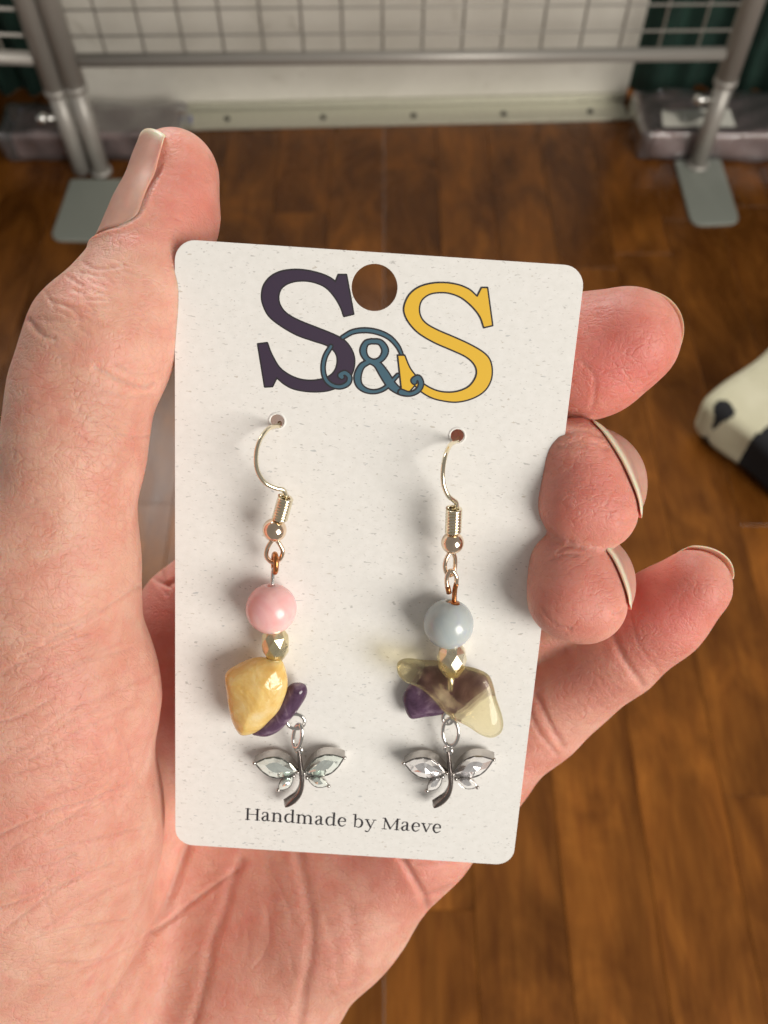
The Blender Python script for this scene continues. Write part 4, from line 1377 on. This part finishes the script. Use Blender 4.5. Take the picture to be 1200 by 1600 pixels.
def dragonfly(bx, by, h, parent, crystal, tilt):
    """bx,by: top of the body in px"""
    s, k = math.sin(tilt), math.cos(tilt)
    def R(x, y): return np.array([bx+x*k-y*s, by+x*s+y*k])
    def Dv(x, y): return np.array([x*k-y*s, x*s+y*k])
    ch = bpy.data.objects.new('dragonfly_charm', None); ch.empty_display_size = .003
    link_at(ch, c2w(C(bx, by, h)), parent)
    # body: a tapering curved blade with a thick edge
    cl = catmull(np.array([(-1, -6, 2.6), (0, 0, 3.2), (1.5, 14, 3.6), (3.5, 32, 3.7), (4, 48, 3.8), (0, 62, 4.0), (-8, 72, 4.2), (-17, 79, 3.0), (-22, 82, 1.2)]), 6)
    V = []; n = len(cl)
    for i, (x, y, w) in enumerate(cl):
        t = cl[min(i+1, n-1)][:2]-cl[max(i-1, 0)][:2]; t /= np.linalg.norm(t); p = np.array([-t[1], t[0]])
        bl = np.interp(i/(n-1), [0, .45, .7, .9, 1], [0, 0, 6, 9, 2])
        for (off, dh) in ((-w, .35), (0, .75), (w, .35), (w+bl, -.5), (0, -1.1), (-w, -.5)):
            V.append(C(*R(x+p[0]*off, y+p[1]*off), h+dh))
    F_ = [(i*6+j, i*6+(j+1) % 6, (i+1)*6+(j+1) % 6, (i+1)*6+j) for i in range(n-1) for j in range(6)]+[tuple(range(6))[::-1], tuple((n-1)*6+j for j in range(6))]
    b = cm('charm_body', (np.array(V), F_), M['darksilver'], ch, smooth=True)
    for (x, y, dx, dy, L, Wd, dh, dep, sh) in ((-36.5, 20.5, 33, 7, 33.5, 16.5, .55, 1.7, (2, -11)), (39, 17.0, -31, 12, 33.0, 16.0, .55, 1.7, (0, -11)),
                                               (-21, 44.5, 17, -16, 16.0, 8.8, .35, .9, (1, -3)), (29, 42.5, -24, -9, 17.5, 8.8, .35, .9, (0, -3))):
        o = bezel(R(x, y), Dv(dx, dy), L, Wd, h+dh-.4, dep, Dv(*sh), M['frame'], ch)
        g = gem(R(x, y), Dv(dx, dy), L*.97, Wd*.96, h+dh-.22, crystal, ch)
    # hanging eye
    c = C(*R(-1, -9), h+.1)
    ring('charm_eye', c, .62, .62, EX*.75+NZ*.66, EY, .26, ch, M['silver'])
    return ch

def jump_ring(px, py, h, rx, ry, tw, r, parent, mat, lean=0.0):
    c = C(px, py, h); d1 = EX*math.cos(tw)+NZ*math.sin(tw); d2 = EY*math.cos(lean)+EX*math.sin(lean)
    return ring('jump_ring', c, rx, ry, d1, d2, r, parent, mat)

def earring_left():
    t = thing('earring', c2w(C(430, 1000, 1)), 'earring with pink bead and opaque yellow stone, hanging on the left', 'earring', 'pair of earrings on the card')
    hook_wire([(437, 661, -2.2), (436, 664, -.4), (430, 666, .8), (418, 671, 2.2), (405, 690, 4.0), (400, 714, 5.2), (403, 737, 5.8), (415, 755, 5.9), (432, 763, 5.4), (442, 765, 5.0), (446, 772, 4.7), (446, 780, 4.5), (441, 800, 4.3), (431, 826, 4.0)], t, M['gold'], .30)
    coil((446.5, 777, 4.5), (437, 811, 4.2), .82, 8, .24, t, M['gold'])
    cm('metal_ball', sphere_geo(C(429, 828, 4.0), 1.58, 32, 20), M['rosegold'], t)
    # teardrop loop under the ball
    P = np.array([C(*p) for p in ((426, 843, 3.8), (418, 856, 3.9), (416, 868, 3.7), (421, 876, 3.4), (429, 879, 3.3), (438, 873, 3.5), (442, 862, 3.7), (438, 852, 3.8), (432, 843, 3.8))])
    cm('wire_loop', tube_geo(catmull(P, 6), .30, 10), M['rosegold'], t)
    ring('copper_loop', C(429.5, 880, 3.6), .95, 1.25, EX*.30+NZ*.95, EY, .36, t, M['copper'])
    cm('head_pin', tube_geo(path([(428, 888, 3.7), (426.5, 895, 3.6), (425.5, 915, 3.5), (426, 925, 3.5)]), .28, 10), M['silver'], t)
    ax = C(428, 1035, 3.4)-C(425, 915, 3.4)
    bead('pink_bead', C(424, 951, 3.45), 3.42, ax, M['pink'], t)
    faceted(C(430.5, 1005.5, 3.2), ax, 1.95, 2.4, M['antique'], t, rot=.35)
    z = 937/240.
    ol = [(330+x/z, 900+y/z) for x, y in ((86,640),(98,590),(160,532),(240,508),(340,500),(420,510),(452,560),(470,650),(455,740),(420,810),(370,870),(310,920),(250,962),(195,972),(155,945),(120,860),(96,730))]
    pebble('yellow_stone', ol, 4.0, 5.2, 1.5, M['citrine'], t, 4, .15, freq=.7)
    ol = [(330+x/z, 900+y/z) for x, y in ((250,950),(285,972),(335,980),(385,962),(440,920),(500,850),(560,770),(584,705),(572,665),(530,652),(485,662),(440,720),(390,790),(330,870))]
    pebble('purple_stone', ol, 2.6, 2.8, 1.1, M['amethyst'], t, 11, .12)
    ring('wire_loop', C(462, 1127, 2.6), 1.25, 1.15, EX, EY, .27, t, M['silver'])
    jump_ring(465, 1150, 3.0, .85, 1.85, .75, .28, t, M['silver'], -.12)
    dragonfly(467.5, 1179, 2.5, t, M['crystal_green'], 0.0)
    return t
earring_left()

def earring_right():
    t = thing('earring', c2w(C(705, 1000, 1)), 'earring with grey blue bead and clear yellow stone, hanging on the right', 'earring', 'pair of earrings on the card')
    hook_wire([(716, 684, -2.2), (715, 687, -.4), (711, 690, .9), (703, 696, 2.6), (696, 712, 4.6), (692, 734, 5.8), (693, 757, 6.2), (700, 774, 5.9), (708, 781, 5.2), (713, 786, 4.8), (713, 796, 4.6), (710, 815, 4.4), (707, 846, 4.1)], t, M['gold'], .30)
    coil((709.5, 794, 4.6), (708, 831, 4.3), .86, 8, .24, t, M['gold'])
    cm('metal_ball', sphere_geo(C(707, 848, 4.1), 1.50, 32, 20), M['rosegold'], t)
    P = np.array([C(*p) for p in ((703, 863, 3.9), (697, 874, 4.1), (695, 886, 4.0), (698, 896, 3.7), (704, 899, 3.4), (709, 894, 3.2), (711, 884, 3.2), (711, 872, 3.4), (708, 863, 3.8))])
    cm('wire_loop', tube_geo(catmull(P, 6), .29, 10), M['rosegold'], t)
    P = np.array([C(*p) for p in ((701.5, 926, 3.9), (698.5, 915, 4.0), (698, 903, 4.1), (702, 893, 4.2), (708, 893, 4.2), (713, 902, 4.1), (713, 912, 3.9), (711, 920, 3.7), (710, 930, 3.5), (709.5, 950, 3.4))])
    cm('eye_pin', tube_geo(catmull(P[:7], 6), .30, 10), M['rosegold'], t)
    cm('copper_shank', tube_geo(catmull(P[6:], 6), .34, 10), M['copper'], t)
    cm('copper_tip', tube_geo([C(701.8, 927, 3.9), C(699.3, 916, 4.0)], .36, 10), M['copper'], t)
    ax = C(703, 1040, 3.4)-C(708, 940, 3.4)
    bead('grey_blue_bead', C(701, 975, 3.4), 3.38, ax, M['blue'], t)
    cm('copper_cap', tube_geo([C(708.5, 946, 3.6), C(708.7, 941, 3.6), C(708.8, 939.5, 3.6)], [1.0, .8, .3], 16), M['copper'], t)
    faceted(C(706, 1029, 3.5), ax, 2.05, 2.45, M['champagne'], t, rot=.1)
    z = 985/240.
    cm('head_pin', tube_geo([C(705, 1045, 3.4), C(703.5, 1062, 3.9), C(702.5, 1076, 4.0)], .42, 10), M['silver'], t)
    ol = [(590+x/z, 920+y/z) for x, y in ((165,700),(178,770),(205,825),(245,832),(330,815),(430,800),(520,790),(600,740),(700,650),(700,570),(600,525),(480,500),(320,505),(250,560),(190,630))]
    pebble('purple_stone', ol, 1.6, 2.0, .9, M['amethyst'], t, 21, .12)
    ol = [(590+x/z, 920+y/z) for x, y in ((116,492),(135,460),(190,447),(290,458),(390,466),(480,478),(560,498),(650,523),(712,556),(742,615),(764,690),(792,780),(804,870),(790,925),(742,952),(685,940),(600,892),(500,842),(420,782),(360,705),(310,660),(240,622),(170,592),(128,545))]
    pebble('clear_yellow_stone', ol, 4.6, 2.6, .95, M['clear_citrine'], t, 33, .12)
    ring('wire_loop', C(700, 1122, 2.4), .75, .9, EX, EY, .26, t, M['silver'])
    jump_ring(704, 1144, 2.8, 1.15, 2.1, .35, .28, t, M['silver'], .03)
    dragonfly(701, 1180.5, 2.5, t, M['crystal_clear'], .02)
    return t
earring_right()
